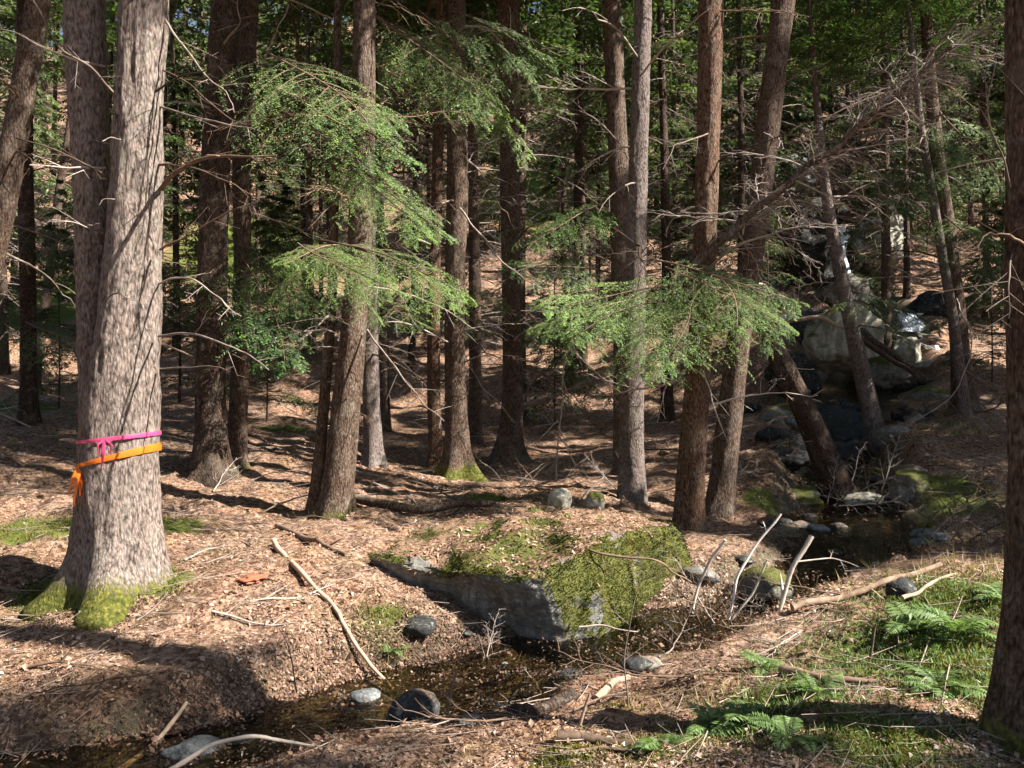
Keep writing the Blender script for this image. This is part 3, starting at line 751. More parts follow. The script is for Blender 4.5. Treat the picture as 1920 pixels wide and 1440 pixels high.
# ------------------------------------------------------------------ trees
class Trunk: pass
def trunk_curve(ctrl, Y, zg, ztop, flare=.6, lean_keep=.6):
    c = sorted([(P(a, b, Y)[2], P(a, b, Y)[0], w * .5 / F * Y) for a, b, w in ctrl])
    cz = np.array([q[0] for q in c]); cx = np.array([q[1] for q in c]); cr = np.array([q[2] for q in c])
    sl = (cx[-1] - cx[-2]) / max(cz[-1] - cz[-2], .2) * lean_keep if len(c) > 1 else 0
    sl0 = (cx[1] - cx[0]) / max(cz[1] - cz[0], .2) if len(c) > 1 else 0
    zt = max(ztop, cz[-1] + 1)
    cz = np.concatenate([[cz[0] - 1.0], cz, [zt]]); cx = np.concatenate([[cx[0] - sl0], cx, [cx[-1] + sl * (zt - cz[-2])]])
    cr = np.concatenate([[cr[0]], cr, [.02]])
    T = Trunk()
    zz = np.arange(cz[0], zt, .1)
    def sm(v):
        k = np.hanning(15); k /= k.sum(); vv = np.interp(zz, cz, v); return np.convolve(np.pad(vv, 7, mode='edge'), k, 'valid')
    X_, R_ = sm(cx), sm(cr)
    T.x = lambda z: np.interp(z, zz, X_); T.r = lambda z: np.interp(z, zz, R_)
    T.Y = Y; T.zg = zg; T.top = zt
    return T
def trunk_mesh(T, mat, seed, seg=40, dz=.05, amp=.012, flare=.55, roots=5, moss=.6, ztop=None, bk=1.0, zvis=7.0):
    zt = ztop or T.top
    zs = np.concatenate([np.arange(T.zg - .35, min(zvis, zt), dz), np.arange(min(zvis, zt), zt, dz * 8), [zt]])
    th = np.arange(seg) * 2 * np.pi / seg
    Z, TH = np.meshgrid(zs, th, indexing='ij')
    r = T.r(Z) * .91
    hgt = np.maximum(Z - T.zg, -.35)
    r_ = np.random.default_rng(seed); ph = r_.uniform(0, 6.28, 3)
    lobes = .5 + .35 * np.cos(roots * TH + ph[0]) + .25 * np.cos((roots - 2) * TH + ph[1])
    fl = flare * np.exp(-np.maximum(hgt, -.1) / (.2 + .25 * r.mean())) * (.45 + np.clip(lobes, 0, 2))
    cx, sx = np.cos(TH), np.sin(TH)
    pn = np.stack([cx * r * 22 * bk + seed, sx * r * 22 * bk, Z * 4.2 * bk], -1).reshape(-1, 3)
    rid = 1 - np.abs(vnoise(pn, seed)) * 1.6
    rid = rid * .65 + vnoise(pn * 2.3, seed + 3) * .35
    big = fbm(np.stack([cx * 1.3, sx * 1.3, Z * .9], -1).reshape(-1, 3), 2, seed + 9)
    rr = r * (1 + fl) + (rid.reshape(Z.shape)) * amp + big.reshape(Z.shape) * r * .07
    V = np.stack([T.x(Z) + rr * cx, T.Y + rr * sx, Z], -1).reshape(-1, 3)
    n, m = Z.shape; ii = np.arange(n * m).reshape(n, m)
    q = np.stack([ii[:-1], np.roll(ii[:-1], -1, 1), np.roll(ii[1:], -1, 1), ii[1:]], -1).reshape(-1, 4)
    mo = (np.clip(np.exp(-hgt / .28), 0, 1) * moss).reshape(-1) + vnoise(V * 5, seed + 5) * .15 * (hgt.reshape(-1) < .8)
    base = np.array([T.x(T.zg), T.Y, T.zg])
    return mk_mesh('trunk', V - base, q, np.zeros((0, 3), int), M[mat], True, {'moss': mo}), base

def place_branch(root, base, T, me, z, az, L, pitch, name='branch', scale_y=1.0):
    r = T.r(z) * .85
    loc = np.array([T.x(z) + math.cos(az) * r, T.Y + math.sin(az) * r, z]) - base
    o = obj(name, me, root, loc, (random.uniform(-.5, .5), -pitch, az), L)
    return o

FACE_AZ = -math.pi / 2
def build_tree(label, ctrl, Y, mat='bark_brown', seed=1, ztop=17, crown=8.5, cs=1.0, seg=40, dz=.05, amp=.01, flare=.5, moss=.5, nbr=20, zb=(1.0, 7.5), blen=(.5, 1.6), group=None, bk=1.0, name='hemlock_tree', bare=.5, nstub=3):
    px, py = max(ctrl, key=lambda c: c[1])[:2]
    X = P(px, py, Y)[0]; zg = h1(X, Y)
    T = trunk_curve(ctrl, Y, zg, ztop)
    T.zg = h1(float(T.x(zg)), Y)
    me, base = trunk_mesh(T, mat, seed, seg, dz, amp, flare, 5, moss, bk=bk)
    root = thing(name, label, 'tree', base, group)
    obj('trunk', me, root)
    r_ = random.Random(seed)
    if crown:
        cm, wm = CROWN[seed % 3]
        loc = np.array([T.x(crown), Y, crown]) - base
        sc_ = (T.top - crown + .8) / 10.0
        cs = cs * 1.55 if cs > .75 else cs  # upper crowns widened to block sky light over the stand
        c = obj('crown', cm, root, loc, (0, 0, r_.uniform(0, 6)), (cs, cs, sc_)); w = obj('limb_wood', wm, root, loc, c.rotation_euler, (cs, cs, sc_)); w['kind'] = 'stuff'
    for i in range(nbr):
        z = T.zg + zb[0] + (zb[1] - zb[0]) * (i + r_.random()) / nbr
        az = r_.uniform(0, 2 * math.pi)
        place_branch(root, base, T, DB[r_.randrange(14)], z, az, r_.uniform(*blen), r_.uniform(-.45, .3))
    for i in range(nstub):
        z = T.zg + r_.uniform(.8, 5); place_branch(root, base, T, STUB[i % 3], z, r_.uniform(0, 6.28), r_.uniform(.12, .3), r_.uniform(-.2, .4), 'stub')
    return root, T, base

def stick_mesh(ptsw, r0, r1, mat, seg=7, n=22, wob=.006, seed=0, twigs=0, twl=.25):
    p = np.array(ptsw, float); t = np.linspace(0, len(p) - 1, n)
    c = np.stack([np.interp(t, np.arange(len(p)), p[:, i]) for i in range(3)], 1)
    if len(p) > 2:
        k = np.array([1, 2, 1]) / 4
        for _ in range(3): c[1:-1] = np.stack([np.convolve(c[:, i], k, 'valid') for i in range(3)], 1)
    r_ = np.random.default_rng(seed + 1)
    L = np.linalg.norm(np.diff(c, axis=0), axis=1).sum()
    w = fbm(np.stack([np.linspace(0, L * 3, n)] * 3, 1) + np.array([0, 50, 90]), 2, seed)
    c = c + np.stack([fbm(np.stack([np.linspace(0, L * 3, n), np.full(n, q * 7.7), 0 * t], 1), 2, seed + q) for q in range(3)], 1) * wob
    g = Geo()
    rad = np.linspace(r0, r1, n) * (1 + r_.normal(0, .06, n))
    V, q = tubes(c[None], rad[None], seg); g.add(V, q)
    for e, cc in ((0, 0), (n - 1, n - 1)):
        ring = V.reshape(n, seg, 3)[e]; g.add(np.concatenate([ring, c[cc][None]]), None, [(i, (i + 1) % seg, seg) for i in range(seg)])
    if twigs:
        global rng
        keep = rng; rng = r_
        c1, N1, l1 = children(c[None], norm(np.array([[.1, -.6, .8]])), np.array([twl]), twigs, .8, lambda u: 1.2 - .7 * u, .05, 5, .3, .1, .4)
        V, q = tubes(c1, np.repeat(np.linspace(r1 * .8 + .001, .0012, 5)[None], len(c1), 0), 4); g.add(V, q)
        c2, N2, l2 = children(c1, N1, l1 * .45, 3, .8, lambda u: 1.1 - .6 * u, .05, 4, .3, .2, .4)
        V, q = tubes(c2, np.repeat(np.linspace(.0018, .0009, 4)[None], len(c2), 0), 3); g.add(V, q)
        rng = keep
    base = c[0].copy()
    for i in range(len(g.V)): g.V[i] = g.V[i] - base
    return g.mesh('stick', M[mat]), base
def hero_branch(root, tbase, pix, r0, r1, mat='twig_grey', seed=0, twigs=8, twl=.3, name='branch', wob=.02):
    me, b = stick_mesh([P(*q) for q in pix], r0, r1, mat, 6, 24, wob, seed, twigs, twl)
    return obj(name, me, root, b - np.asarray(tbase))
def bough(root, tbase, start, end, i, scale=None, lib=None, roll=0.0, name='bough'):
    """hemlock bough from start to end (pixel, pixel, depth), as a part of its tree"""
    a, b = P(*start), P(*end); d = b - a; L = float(np.linalg.norm(d)); s = (scale or L) / 1.6
    az = math.atan2(d[1], d[0]); pit = math.asin(d[2] / L) + .14
    fm, wm = (lib or BOUGH)[i % len(lib or BOUGH)]
    o = obj(name, wm, root, a - np.asarray(tbase), (roll + .42 * math.cos(az), -pit, az), s)
    f = obj('foliage', fm, o)
    return o
# ---- the big near tree with the two tapes
t1, T1, b1 = build_tree('thickest grey-barked hemlock at left with pink and orange tape round it', [(222, 1100, 160), (222, 900, 148), (225, 760, 142), (240, 600, 118), (250, 450, 104), (258, 250, 92), (272, 0, 88)], 6.5, 'bark_grey', 11, 19, 9.5, 1.0, 96, .024, .02, .58, .85, 4, (3.2, 8), (.5, 1.2), bk=.8, nstub=5)
T1b = trunk_curve([(186, 980, 70), (182, 760, 66), (178, 500, 66), (168, 250, 72), (158, 0, 74)], 6.7, T1.zg, 18)
me, bb = trunk_mesh(T1b, 'bark_grey', 13, 64, .04, .016, .3, 5, .3, bk=.9)
obj('second_trunk', me, t1, bb - b1)
for i, (pix, r0, r1, tw) in enumerate([
    ([(298, 350, 6.5), (330, 318, 6.2), (370, 298, 6.0), (430, 292, 5.8), (520, 288, 5.7)], .022, .006, 9),
    ([(300, 628, 6.4), (365, 625, 6.1), (420, 642, 5.9), (460, 665, 5.8), (500, 690, 5.7)], .01, .004, 3),
    ([(298, 692, 6.45), (350, 690, 6.3), (390, 685, 6.2), (416, 692, 6.1)], .008, .004, 0),
    ([(296, 312, 6.5), (350, 310, 6.3), (440, 340, 6.1), (470, 370, 6.0)], .011, .003, 6),
    ([(300, 200, 6.5), (400, 225, 6.2), (480, 243, 6.1)], .01, .004, 4),
    ([(310, 40, 6.5), (360, 110, 6.3), (420, 170, 6.1), (440, 215, 6.0)], .01, .003, 4),
    ([(305, 130, 6.5), (360, 160, 6.3), (430, 220, 6.1), (455, 235, 6.0)], .008, .003, 5),
    ([(210, 170, 6.3), (160, 120, 6.0), (110, 95, 5.9), (60, 0, 5.7)], .012, .004, 5),
    ([(200, 125, 6.6), (140, 115, 6.3), (60, 78, 6.1), (0, 50, 6.0)], .01, .004, 4),
    ([(205, 330, 6.4), (150, 300, 6.2), (100, 275, 6.1), (30, 258, 6.0)], .01, .004, 5),
    ([(200, 315, 6.6), (130, 318, 6.4), (60, 310, 6.2)], .009, .005, 3),
    ([(190, 440, 6.6), (150, 420, 6.3), (95, 410, 6.2)], .008, .003, 4),
    ([(298, 470, 6.4), (350, 440, 6.2), (410, 405, 6.1), (480, 380, 6.0)], .009, .003, 6),
    ([(296, 530, 6.5), (350, 520, 6.2), (410, 560, 6.0), (455, 590, 5.9)], .009, .003, 4),
    ([(205, 560, 6.35), (225, 545, 6.0), (245, 560, 5.9)], .007, .003, 1),
]):
    hero_branch(t1, b1, pix, r0, r1, 'twig_grey' if i % 3 else 'twig_brown', 600 + i, tw, .28)
for i, (px, py) in enumerate([(203, 262), (197, 380)]):
    hero_branch(t1, b1, [(px + 20, py, 6.3), (px, py - 2, 6.1), (px - 14, py + 3, 6.0)], .005, .003, 'twig_grey', 650 + i, 0, name='stub')
o = hero_branch(t1, b1, [(162, 845, 6.35), (156, 810, 6.3), (158, 775, 6.3)], .022, .008, 'wood_tan', 660, 0, name='stub')

def tape(name, label, mat, zl, zr, w_l, w_r, seed, tails):
    g = Geo(); n = 90; th = np.linspace(0, 2 * np.pi, n + 1)
    zc = (zl + zr) / 2 + (zr - zl) / 2 * np.cos(th); r = T1.r(zc) * .93 + .021
    x = T1.x(zc) + r * np.cos(th); yy = 6.5 + r * np.sin(th)
    wv = (w_l + w_r) / 2 + (w_r - w_l) / 2 * np.cos(th) + vnoise(np.stack([th * 4, 0 * th, 0 * th], 1), seed) * .004
    dr = vnoise(np.stack([th * 6, 0 * th + 4, 0 * th], 1), seed) * .004
    lo = np.stack([x + dr * np.cos(th), yy + dr * np.sin(th), zc - wv / 2], 1); hi = np.stack([x, yy, zc + wv / 2], 1)
    mid = (lo + hi) / 2 + np.stack([np.cos(th), np.sin(th), 0 * th], 1) * .003
    V = np.stack([lo, mid, hi], 1).reshape(-1, 3); ii = np.arange((n + 1) * 3).reshape(n + 1, 3)
    q = np.concatenate([np.stack([ii[:-1, k], ii[1:, k], ii[1:, k + 1], ii[:-1, k + 1]], -1) for k in (0, 1)])
    base = np.array([T1.x(zc[0]), 6.5, float(zc.mean())]); g.add(V - base, q)
    root = thing(name, label, 'ribbon', base); obj('band', g.mesh('band', M[mat]), root)
    for tl in tails:
        p = np.array([P(*a[:3]) for a in tl]); wd = np.array([a[3] for a in tl])
        t = np.linspace(0, len(p) - 1, 14); c = np.stack([np.interp(t, np.arange(len(p)), p[:, i]) for i in range(3)], 1); ww = np.interp(t, np.arange(len(p)), wd)
        tw = np.linspace(0, 1.1, 14)
        sd_ = np.stack([np.cos(tw), -np.sin(tw) * .6, .15 * np.sin(tw * 4 + seed)], 1)
        V = np.stack([c - sd_ * ww[:, None] / 2, c + np.array([0, -.006, 0]), c + sd_ * ww[:, None] / 2], 1).reshape(-1, 3); ii = np.arange(42).reshape(14, 3)
        q = np.concatenate([np.stack([ii[:-1, k], ii[1:, k], ii[1:, k + 1], ii[:-1, k + 1]], -1) for k in (0, 1)])
        g = Geo(); g.add(V - base, q); obj('tail', g.mesh('tail', M[mat]), root)
zpx = lambda py: CAMZ - (py - 720) / F * 6.5
tape('pink_ribbon', 'pink flagging tape with a short knotted tail, tied round the thick trunk', 'pink', zpx(828), zpx(812), .022, .034, 1,
     [[(196, 824, 6.13, .025), (193, 850, 6.09, .045), (190, 880, 6.1, .022)], [(197, 824, 6.13, .015), (209, 834, 6.09, .03), (206, 853, 6.1, .016)], [(195, 824, 6.13, .015), (183, 834, 6.1, .026), (185, 858, 6.11, .014)]])
tape('orange_ribbon', 'orange flagging tape with long loose ends hanging at the trunk\'s left side', 'orange', zpx(874), zpx(838), .016, .06, 2,
     [[(152, 868, 6.3, .03), (143, 900, 6.2, .06), (139, 948, 6.2, .04)], [(152, 866, 6.3, .04), (151, 900, 6.24, .06), (150, 930, 6.24, .04)], [(150, 868, 6.28, .03), (135, 900, 6.22, .035), (128, 928, 6.22, .035)]])

# ---- the other main trees
TR = {}
def tree(key, *a, **k): TR[key] = build_tree(*a, **k)
tree('t2', 'broad dark-brown trunk with spreading roots right of the taped tree', [(394, 890, 60), (395, 700, 56), (398, 500, 54), (405, 300, 54), (425, 0, 58)], 10.5, 'bark_dark', 21, 18, 8.5, 1.0, 48, .05, .016, .75, .35, 10)
tree('t2b', 'slimmer lighter-brown trunk standing close behind the broad dark trunk', [(442, 872, 38), (450, 700, 35), (455, 450, 34), (452, 250, 36), (470, 0, 34)], 11.0, 'bark_brown', 22, 17, 9, .9, 32, .05, .01, .6, .6, 10)
tree('t3', 'straight brown trunk leaning slightly right, left of the boulder, under feathery boughs', [(628, 972, 58), (640, 850, 56), (655, 700, 54), (672, 500, 48), (682, 250, 44), (684, 0, 42)], 9.0, 'bark_brown', 23, 17, 9.5, .9, 44, .04, .011, .45, .6, 12, (.6, 7))
tree('t3b', 'thin trunk rising from the same spot as the brown one left of the boulder', [(592, 955, 26), (600, 850, 22), (612, 700, 21), (622, 580, 20), (630, 300, 17), (634, 0, 15)], 9.1, 'bark_brown', 24, 11, 8.0, .5, 20, .05, .006, .6, .4, 6)
tree('t4', 'grey-brown trunk in shade just right behind the leaning brown one', [(700, 872, 36), (694, 700, 34), (690, 450, 32), (690, 100, 30)], 12.0, 'bark_pale', 25, 16, 9, .9, 28, .06, .008, .5, .4, 10)
tree('t5', 'trunk with wide yellow-mossed root flare behind the boulder', [(862, 905, 58), (855, 780, 46), (852, 600, 40), (858, 350, 42), (856, 150, 38), (856, 0, 36)], 12.0, 'bark_brown', 26, 17, 8.0, .9, 40, .045, .011, .85, .95, 16, (.6, 7))
tree('t5b', 'thin reddish trunk left beside the mossy-footed one', [(818, 870, 28), (812, 700, 26), (815, 500, 24), (822, 250, 22)], 12.6, 'bark_red', 27, 15, 8.0, .8, 24, .06, .007, .6, .5, 10)
tree('t6', 'rough trunk with flaking bark and upswept stubs in the centre of the stand', [(952, 872, 50), (962, 740, 42), (958, 560, 36), (955, 300, 40), (955, 0, 44)], 13.5, 'bark_brown', 28, 17, 8.5, .9, 36, .05, .018, .8, .3, 20, (.4, 7))
tree('t7', 'sunlit purplish-grey trunk right of the centre, base behind the boulder', [(1185, 935, 52), (1185, 750, 48), (1192, 500, 42), (1198, 250, 38), (1206, 0, 34)], 9.7, 'bark_pale', 29, 20, 11.8, .9, 44, .04, .009, .3, .2, 12, (1.2, 7.5))
tree('t8', 'split-looking brown trunk at the boulder\'s right with orange inner bark', [(1290, 992, 56), (1298, 850, 54), (1312, 650, 44), (1322, 450, 44), (1330, 200, 46), (1334, 0, 50)], 8.9, 'bark_red', 30, 20, 11.8, .9, 48, .035, .014, .3, .3, 14, (1.2, 7))
tree('t9', 'dark trunk behind the split brown one, leaning right towards its sunlit top', [(1345, 975, 48), (1365, 800, 50), (1388, 620, 46), (1415, 450, 44), (1445, 200, 46), (1470, 0, 46)], 9.9, 'bark_brown', 31, 17, 9.5, .9, 40, .04, .01, .4, .3, 10, (1.2, 7))
tree('t10', 'smooth dark-brown upper trunk just left behind the purplish-grey trunk', [(1172, 890, 42), (1168, 600, 42), (1160, 300, 42), (1146, 0, 38)], 12.0, 'bark_brown', 32, 18, 9.5, .9, 32, .06, .007, .4, .2, 8, (2.5, 8))
tree('t12', 'slender curved sunlit trunk leaning left over the dark pool', [(1632, 768, 38), (1612, 680, 34), (1590, 580, 30), (1568, 480, 26), (1552, 380, 22), (1540, 290, 18)], 13.2, 'bark_pale', 34, 8.5, 6.5, .45, 24, .06, .006, .3, .3, 5, (1.5, 4), name='leaning_tree')
tree('t13', 'dark trunk with curving limbs on the right bank', [(1806, 752, 40), (1795, 600, 34), (1780, 450, 30), (1758, 300, 26), (1740, 100, 22)], 13.0, 'bark_brown', 35, 14, 7.8, .72, 28, .06, .008, .7, .5, 8, (1.0, 6))
tree('t13b', 'pale twisting stem in front of the dark trunk on the right bank', [(1800, 700, 22), (1785, 580, 20), (1765, 470, 18), (1748, 360, 16), (1728, 250, 14)], 12.8, 'bark_pale', 36, 9, 6.8, .4, 20, .06, .005, .4, .3, 4, (1.5, 5))
tree('t14', 'close trunk cut off by the right edge of the picture', [(1925, 1375, 120), (1940, 1200, 108), (1945, 800, 104), (1942, 400, 104), (1938, 0, 102)], 3.95, 'bark_brown', 37, 19, 12.0, .8, 96, .024, .012, .4, .75, 4, (2.2, 8), (.4, .9))
tree('t15', 'straight dark trunk at the far left, half in shade', [(54, 795, 32), (52, 550, 30), (46, 280, 30), (46, 0, 28)], 13.0, 'bark_dark', 38, 16, 8.5, .9, 24, .06, .008, .5, .3, 10)
tree('t16', 'leaning sunlit trunk entering at the upper left corner', [(-110, 900, 62), (-60, 650, 56), (0, 400, 52), (40, 200, 48), (72, 0, 44)], 8.2, 'bark_brown', 39, 16, 9.0, .8, 36, .05, .01, .4, .3, 10, (2.5, 7.5))
tree('t17', 'thin leaning trunk behind the dark one at the far left', [(75, 640, 20), (95, 500, 18), (112, 350, 16), (130, 250, 14)], 19.0, 'bark_brown', 40, 14, 10, .7, 18, .1, .006, .5, .3, 6)

# bare trunk that leans left over the gully
o = tree('t11', 'dark bare leaning trunk in the gully, snapped at its top', [(1548, 862, 56), (1520, 790, 50), (1470, 690, 46), (1432, 610, 40)], 11.0, 'bark_dark', 33, CAMZ + (720 - 600) / F * 11 + .1, None, 1, 32, .05, .012, .5, .3, 5, (.6, 1.8), (.3, .8), name='leaning_snag')

# ---- boughs in front: the bright hemlock sprays
for key, lst in {
    't2b': [((470, 120, 9.6), (765, 270, 8.2), 0, 1.0), ((480, 175, 9.4), (700, 292, 8.0), 1, 1.0), ((520, 95, 9.3), (650, 225, 7.8), 2, 1.1), ((560, 150, 9.2), (745, 240, 8.3), 2, 1.0)],
    't3': [((640, 300, 8.8), (855, 440, 8.0), 0, .95), ((660, 310, 8.8), (790, 415, 7.7), 1, .95), ((620, 315, 8.8), (725, 375, 8.0), 3, .9),
           ((600, 450, 8.2), (868, 512, 7.5), 1, 1.05), ((560, 462, 7.9), (720, 525, 7.2), 0, 1.15), ((640, 452, 8.1), (810, 535, 7.2), 3, 1.1), ((650, 460, 8.2), (545, 485, 7.4), 2, 1.2), ((560, 455, 8.0), (640, 495, 7.2), 1, 1.2)],
    't5': [((690, 30, 10.5), (992, 215, 9.4), 0, .95), ((720, 45, 10.3), (905, 150, 9.2), 1, 1.1), ((860, 15, 10.2), (1005, 125, 9.3), 2, 1.1), ((800, 20, 10.4), (880, 180, 9.2), 3, 1.0), ((850, 60, 10.6), (720, 110, 9.4), 1, 1.1)],
    't8': [((1225, 492, 8.6), (1505, 555, 7.9), 0, 1.05), ((1250, 500, 8.7), (1445, 575, 7.5), 1, 1.1), ((1300, 490, 8.8), (1490, 600, 8.2), 2, 1.0), ((1320, 500, 8.8), (1380, 575, 7.5), 3, 1.1),
           ((1315, 545, 8.7), (1018, 572, 8.0), 2, 1.0), ((1305, 560, 8.7), (1090, 612, 7.6), 0, 1.05), ((1310, 560, 8.8), (1195, 645, 7.5), 1, 1.1), ((1300, 550, 8.8), (1255, 625, 7.3), 3, 1.15), ((1305, 540, 8.8), (1110, 560, 8.2), 1, 1.0)],
}.items():
    r_, _, b_ = TR[key]
    for i, (s, e, kk, f_) in enumerate(lst):
        L_ = float(np.linalg.norm(P(*e) - P(*s)))
        bough(r_, b_, s, e, kk, L_ * f_ * .95, None, random.uniform(-.15, .15))
        if i % 2 or key == 't2b' or (key == 't3' and i < 3): continue
        bough(r_, b_, (s[0] * .6 + e[0] * .4, s[1] * .6 + e[1] * .4 + 10, s[2] * .6 + e[2] * .4), (e[0] + random.uniform(-60, 40), e[1] + 35, e[2] + .2), kk + 1, max(L_ * .6, .7), None, random.uniform(-.3, .3))
for key, lst in {
    't2b': [((455, 480, 11), (540, 540, 10.2)), ((455, 440, 11), (500, 600, 10.0)), ((452, 560, 11), (560, 590, 10.6))],
    't13': [((1785, 420, 13), (1850, 440, 12)), ((1780, 400, 13), (1830, 470, 11.8)), ((1770, 200, 13), (1850, 330, 12.2)), ((1770, 230, 13), (1690, 330, 12.0))],
    't12': [((1590, 560, 13.2), (1680, 610, 12.2)), ((1592, 540, 13.2), (1720, 590, 12.6))],
    't10': [((1165, 540, 12), (1060, 560, 11.2)), ((1165, 380, 12), (1040, 420, 11.4)), ((1160, 520, 12), (1000, 500, 11.6))],
    't6': [((955, 420, 13.5), (1050, 470, 12.6)), ((955, 600, 13.5), (1060, 620, 12.8)), ((955, 540, 13.5), (880, 600, 12.6))],
    't15': [((48, 600, 13), (140, 640, 12.2)), ((46, 420, 13), (140, 480, 12)), ((46, 560, 13), (-60, 620, 12))],
    't4': [((690, 560, 12), (770, 590, 11.2)), ((690, 420, 12), (620, 470, 11.2))],
}.items():
    r_, _, b_ = TR[key]
    for i, (s, e) in enumerate(lst):
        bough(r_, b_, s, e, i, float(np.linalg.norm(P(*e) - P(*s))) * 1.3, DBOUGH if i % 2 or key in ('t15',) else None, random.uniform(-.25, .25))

# hero dead branches on mid trees
for key, pix, r0, r1, tw in [
    ('t5', [(862, 390, 11), (900, 440, 10.4), (950, 500, 10.0), (1000, 535, 9.8), (1045, 548, 9.7)], .014, .004, 5),
    ('t10', [(1180, 300, 11.8), (1150, 255, 11.2), (1110, 215, 10.9), (1050, 195, 10.7)], .012, .003, 8),
    ('t7', [(1205, 140, 9.6), (1240, 90, 9.2), (1290, 50, 8.9), (1340, 10, 8.7)], .014, .004, 6),
    ('t8', [(1325, 250, 8.8), (1290, 262, 8.4), (1260, 275, 8.3), (1240, 320, 8.2)], .011, .003, 6),
    ('t9', [(1440, 200, 9.8), (1480, 150, 9.3), (1540, 120, 9.1)], .011, .003, 6),
    ('t6', [(960, 640, 13.4), (1000, 610, 12.8), (1040, 590, 12.5)], .014, .004, 5),
    ('t6', [(965, 790, 13.3), (920, 740, 12.8), (880, 690, 12.6), (870, 660, 12.5)], .012, .004, 3),
    ('t6', [(965, 800, 13.3), (985, 740, 12.9), (1010, 700, 12.7), (1050, 690, 12.6)], .012, .004, 4),
    ('t5', [(870, 620, 11.1), (900, 650, 10.6), (935, 690, 10.4)], .011, .004, 3),
    ('t5', [(840, 640, 11.1), (790, 615, 10.6), (740, 600, 10.3), (700, 605, 10.2)], .012, .003, 7),
    ('t3', [(690, 620, 8.9), (740, 690, 8.5), (800, 760, 8.3), (830, 790, 8.2)], .011, .004, 6),
    ('t2b', [(455, 250, 10.9), (500, 110, 10.3), (540, 5, 10.0)], .018, .006, 5),
    ('t2', [(420, 80, 10.3), (455, 40, 9.8), (445, 0, 9.6)], .014, .004, 4),
    ('t8', [(1320, 700, 8.7), (1345, 780, 8.3), (1365, 830, 8.2)], .011, .004, 4),
    ('t13', [(1790, 560, 12.9), (1830, 640, 12.2), (1790, 740, 11.8), (1700, 800, 11.5)], .012, .004, 5),
    ('t14', [(1900, 480, 3.9), (1880, 530, 3.7), (1888, 600, 3.7)], .005, .0015, 8),
    ('t14', [(1895, 350, 3.9), (1865, 260, 3.8), (1850, 180, 3.7), (1860, 60, 3.7)], .005, .0015, 7)]:
    r_, _, b_ = TR[key]; hero_branch(r_, b_, pix, r0, r1, 'twig_grey', 700 + int(pix[0][0]), tw, .4)

# dead limb with a cloud of fine grey twigs, lodged against the right-hand trunks
def dead_top():
    p = [P(*q) for q in [(1300, 500, 8.6), (1400, 410, 8.4), (1500, 330, 8.2), (1600, 245, 8.0), (1690, 170, 7.8), (1790, 80, 7.6)]]
    me, b = stick_mesh(p, .05, .012, 'bark_brown', 8, 30, .03, 5)
    root = thing('dead_treetop', 'diagonal dead brown limb with a haze of fine grey twigs, lodged between right-hand trunks', 'dead limb', b)
    obj('stem', me, root)
    for i in range(95):
        u = .12 + .88 * (i + random.random()) / 95
        k = min(int(u * 5), 4); q = p[k] + (p[k + 1] - p[k]) * (u * 5 - k)
        az = random.uniform(-.4, 1.4) if i % 3 else random.uniform(0, 6.28)
        o = obj('branch', DB[(0, 2, 4, 8, 0, 2)[i % 6]], root, q - b, (random.uniform(-.6, .6), -random.uniform(-.6, .9), az), random.uniform(.45, 1.1) * (1.1 - .25 * u))
dead_top()
def dead_bush(label, px, py, Y, n, L, seed, grp=None, spread=1.0):
    r_ = random.Random(seed); p = P(px, py, Y); p[2] = h1(p[0], Y)
    root = thing('dead_brush', label, 'brush', p, grp)
    for i in range(n):
        obj('branch', DB[r_.randrange(14)], root, (r_.uniform(-.3, .3) * spread, r_.uniform(-.3, .3) * spread, r_.uniform(0, .12)), (r_.uniform(-1, 1), -r_.uniform(.0, 1.2), r_.uniform(0, 6.28)), L * r_.uniform(.5, 1.1))
dead_bush('tangle of dead grey twigs on the shaded right bank beside the edge trunk', 1800, 960, 8.3, 16, .8, 1)
dead_bush('dead brushwood lying in the dark gully below the leaning snag', 1640, 900, 10.2, 12, .8, 2, spread=2)
dead_bush('heap of dead twigs right of the boulder around the pale sticks', 1340, 1130, 6.7, 14, .7, 3)
dead_bush('tan sunlit brush clump on the right bank beyond the twisting stem', 1850, 690, 11.5, 14, .8, 4)
dead_bush('twig litter heap against the left foot of the boulder', 850, 1190, 6.1, 8, .45, 5)
dead_bush('dead branches on the ground between the centre trunks', 1000, 860, 12, 10, .9, 6, spread=2)
dead_bush('bare dead shoots in front of the upper waterfall', 1500, 520, 19, 9, 1.3, 7, spread=2)

dead_bush('brushwood on the left slope of the gully behind the mossy patch', 1450, 850, 11.8, 12, .8, 8, spread=2)
dead_bush('brushwood on the right slope of the gully below the curved trunk', 1680, 850, 11.2, 14, .9, 9, spread=2.5)
dead_bush('dead twigs caught at the foot of the leaning snag', 1540, 870, 10.7, 10, .7, 10)
# thin bare sapling hanging in front of the dark centre
def hanging():
    pts_ = [(1070, 460, 9.5), (1075, 560, 9.4), (1068, 650, 9.3), (1052, 750, 9.3), (1045, 860, 9.3), (1038, 900, 9.3)]
    me, b = stick_mesh([P(*q) for q in pts_], .006, .012, 'twig_grey', 6, 30, .03, 9, 9, .35)
    root = thing('dead_sapling', 'thin grey dead sapling with forked feet in front of the dark centre', 'sapling', b); obj('stem', me, root)
    for i, pp in enumerate([[(1045, 800, 9.3), (1065, 850, 9.2), (1088, 890, 9.2)], [(1048, 790, 9.3), (1020, 810, 9.2), (998, 835, 9.2)], [(1065, 650, 9.3), (1120, 700, 9.0), (1160, 760, 8.9)], [(1050, 790, 9.3), (1000, 798, 9.2)]]):
        m2, b2 = stick_mesh([P(*q) for q in pp], .008, .003, 'twig_grey', 5, 12, .02, 30 + i, 2, .15); obj('branch', m2, root, b2 - b)
hanging()
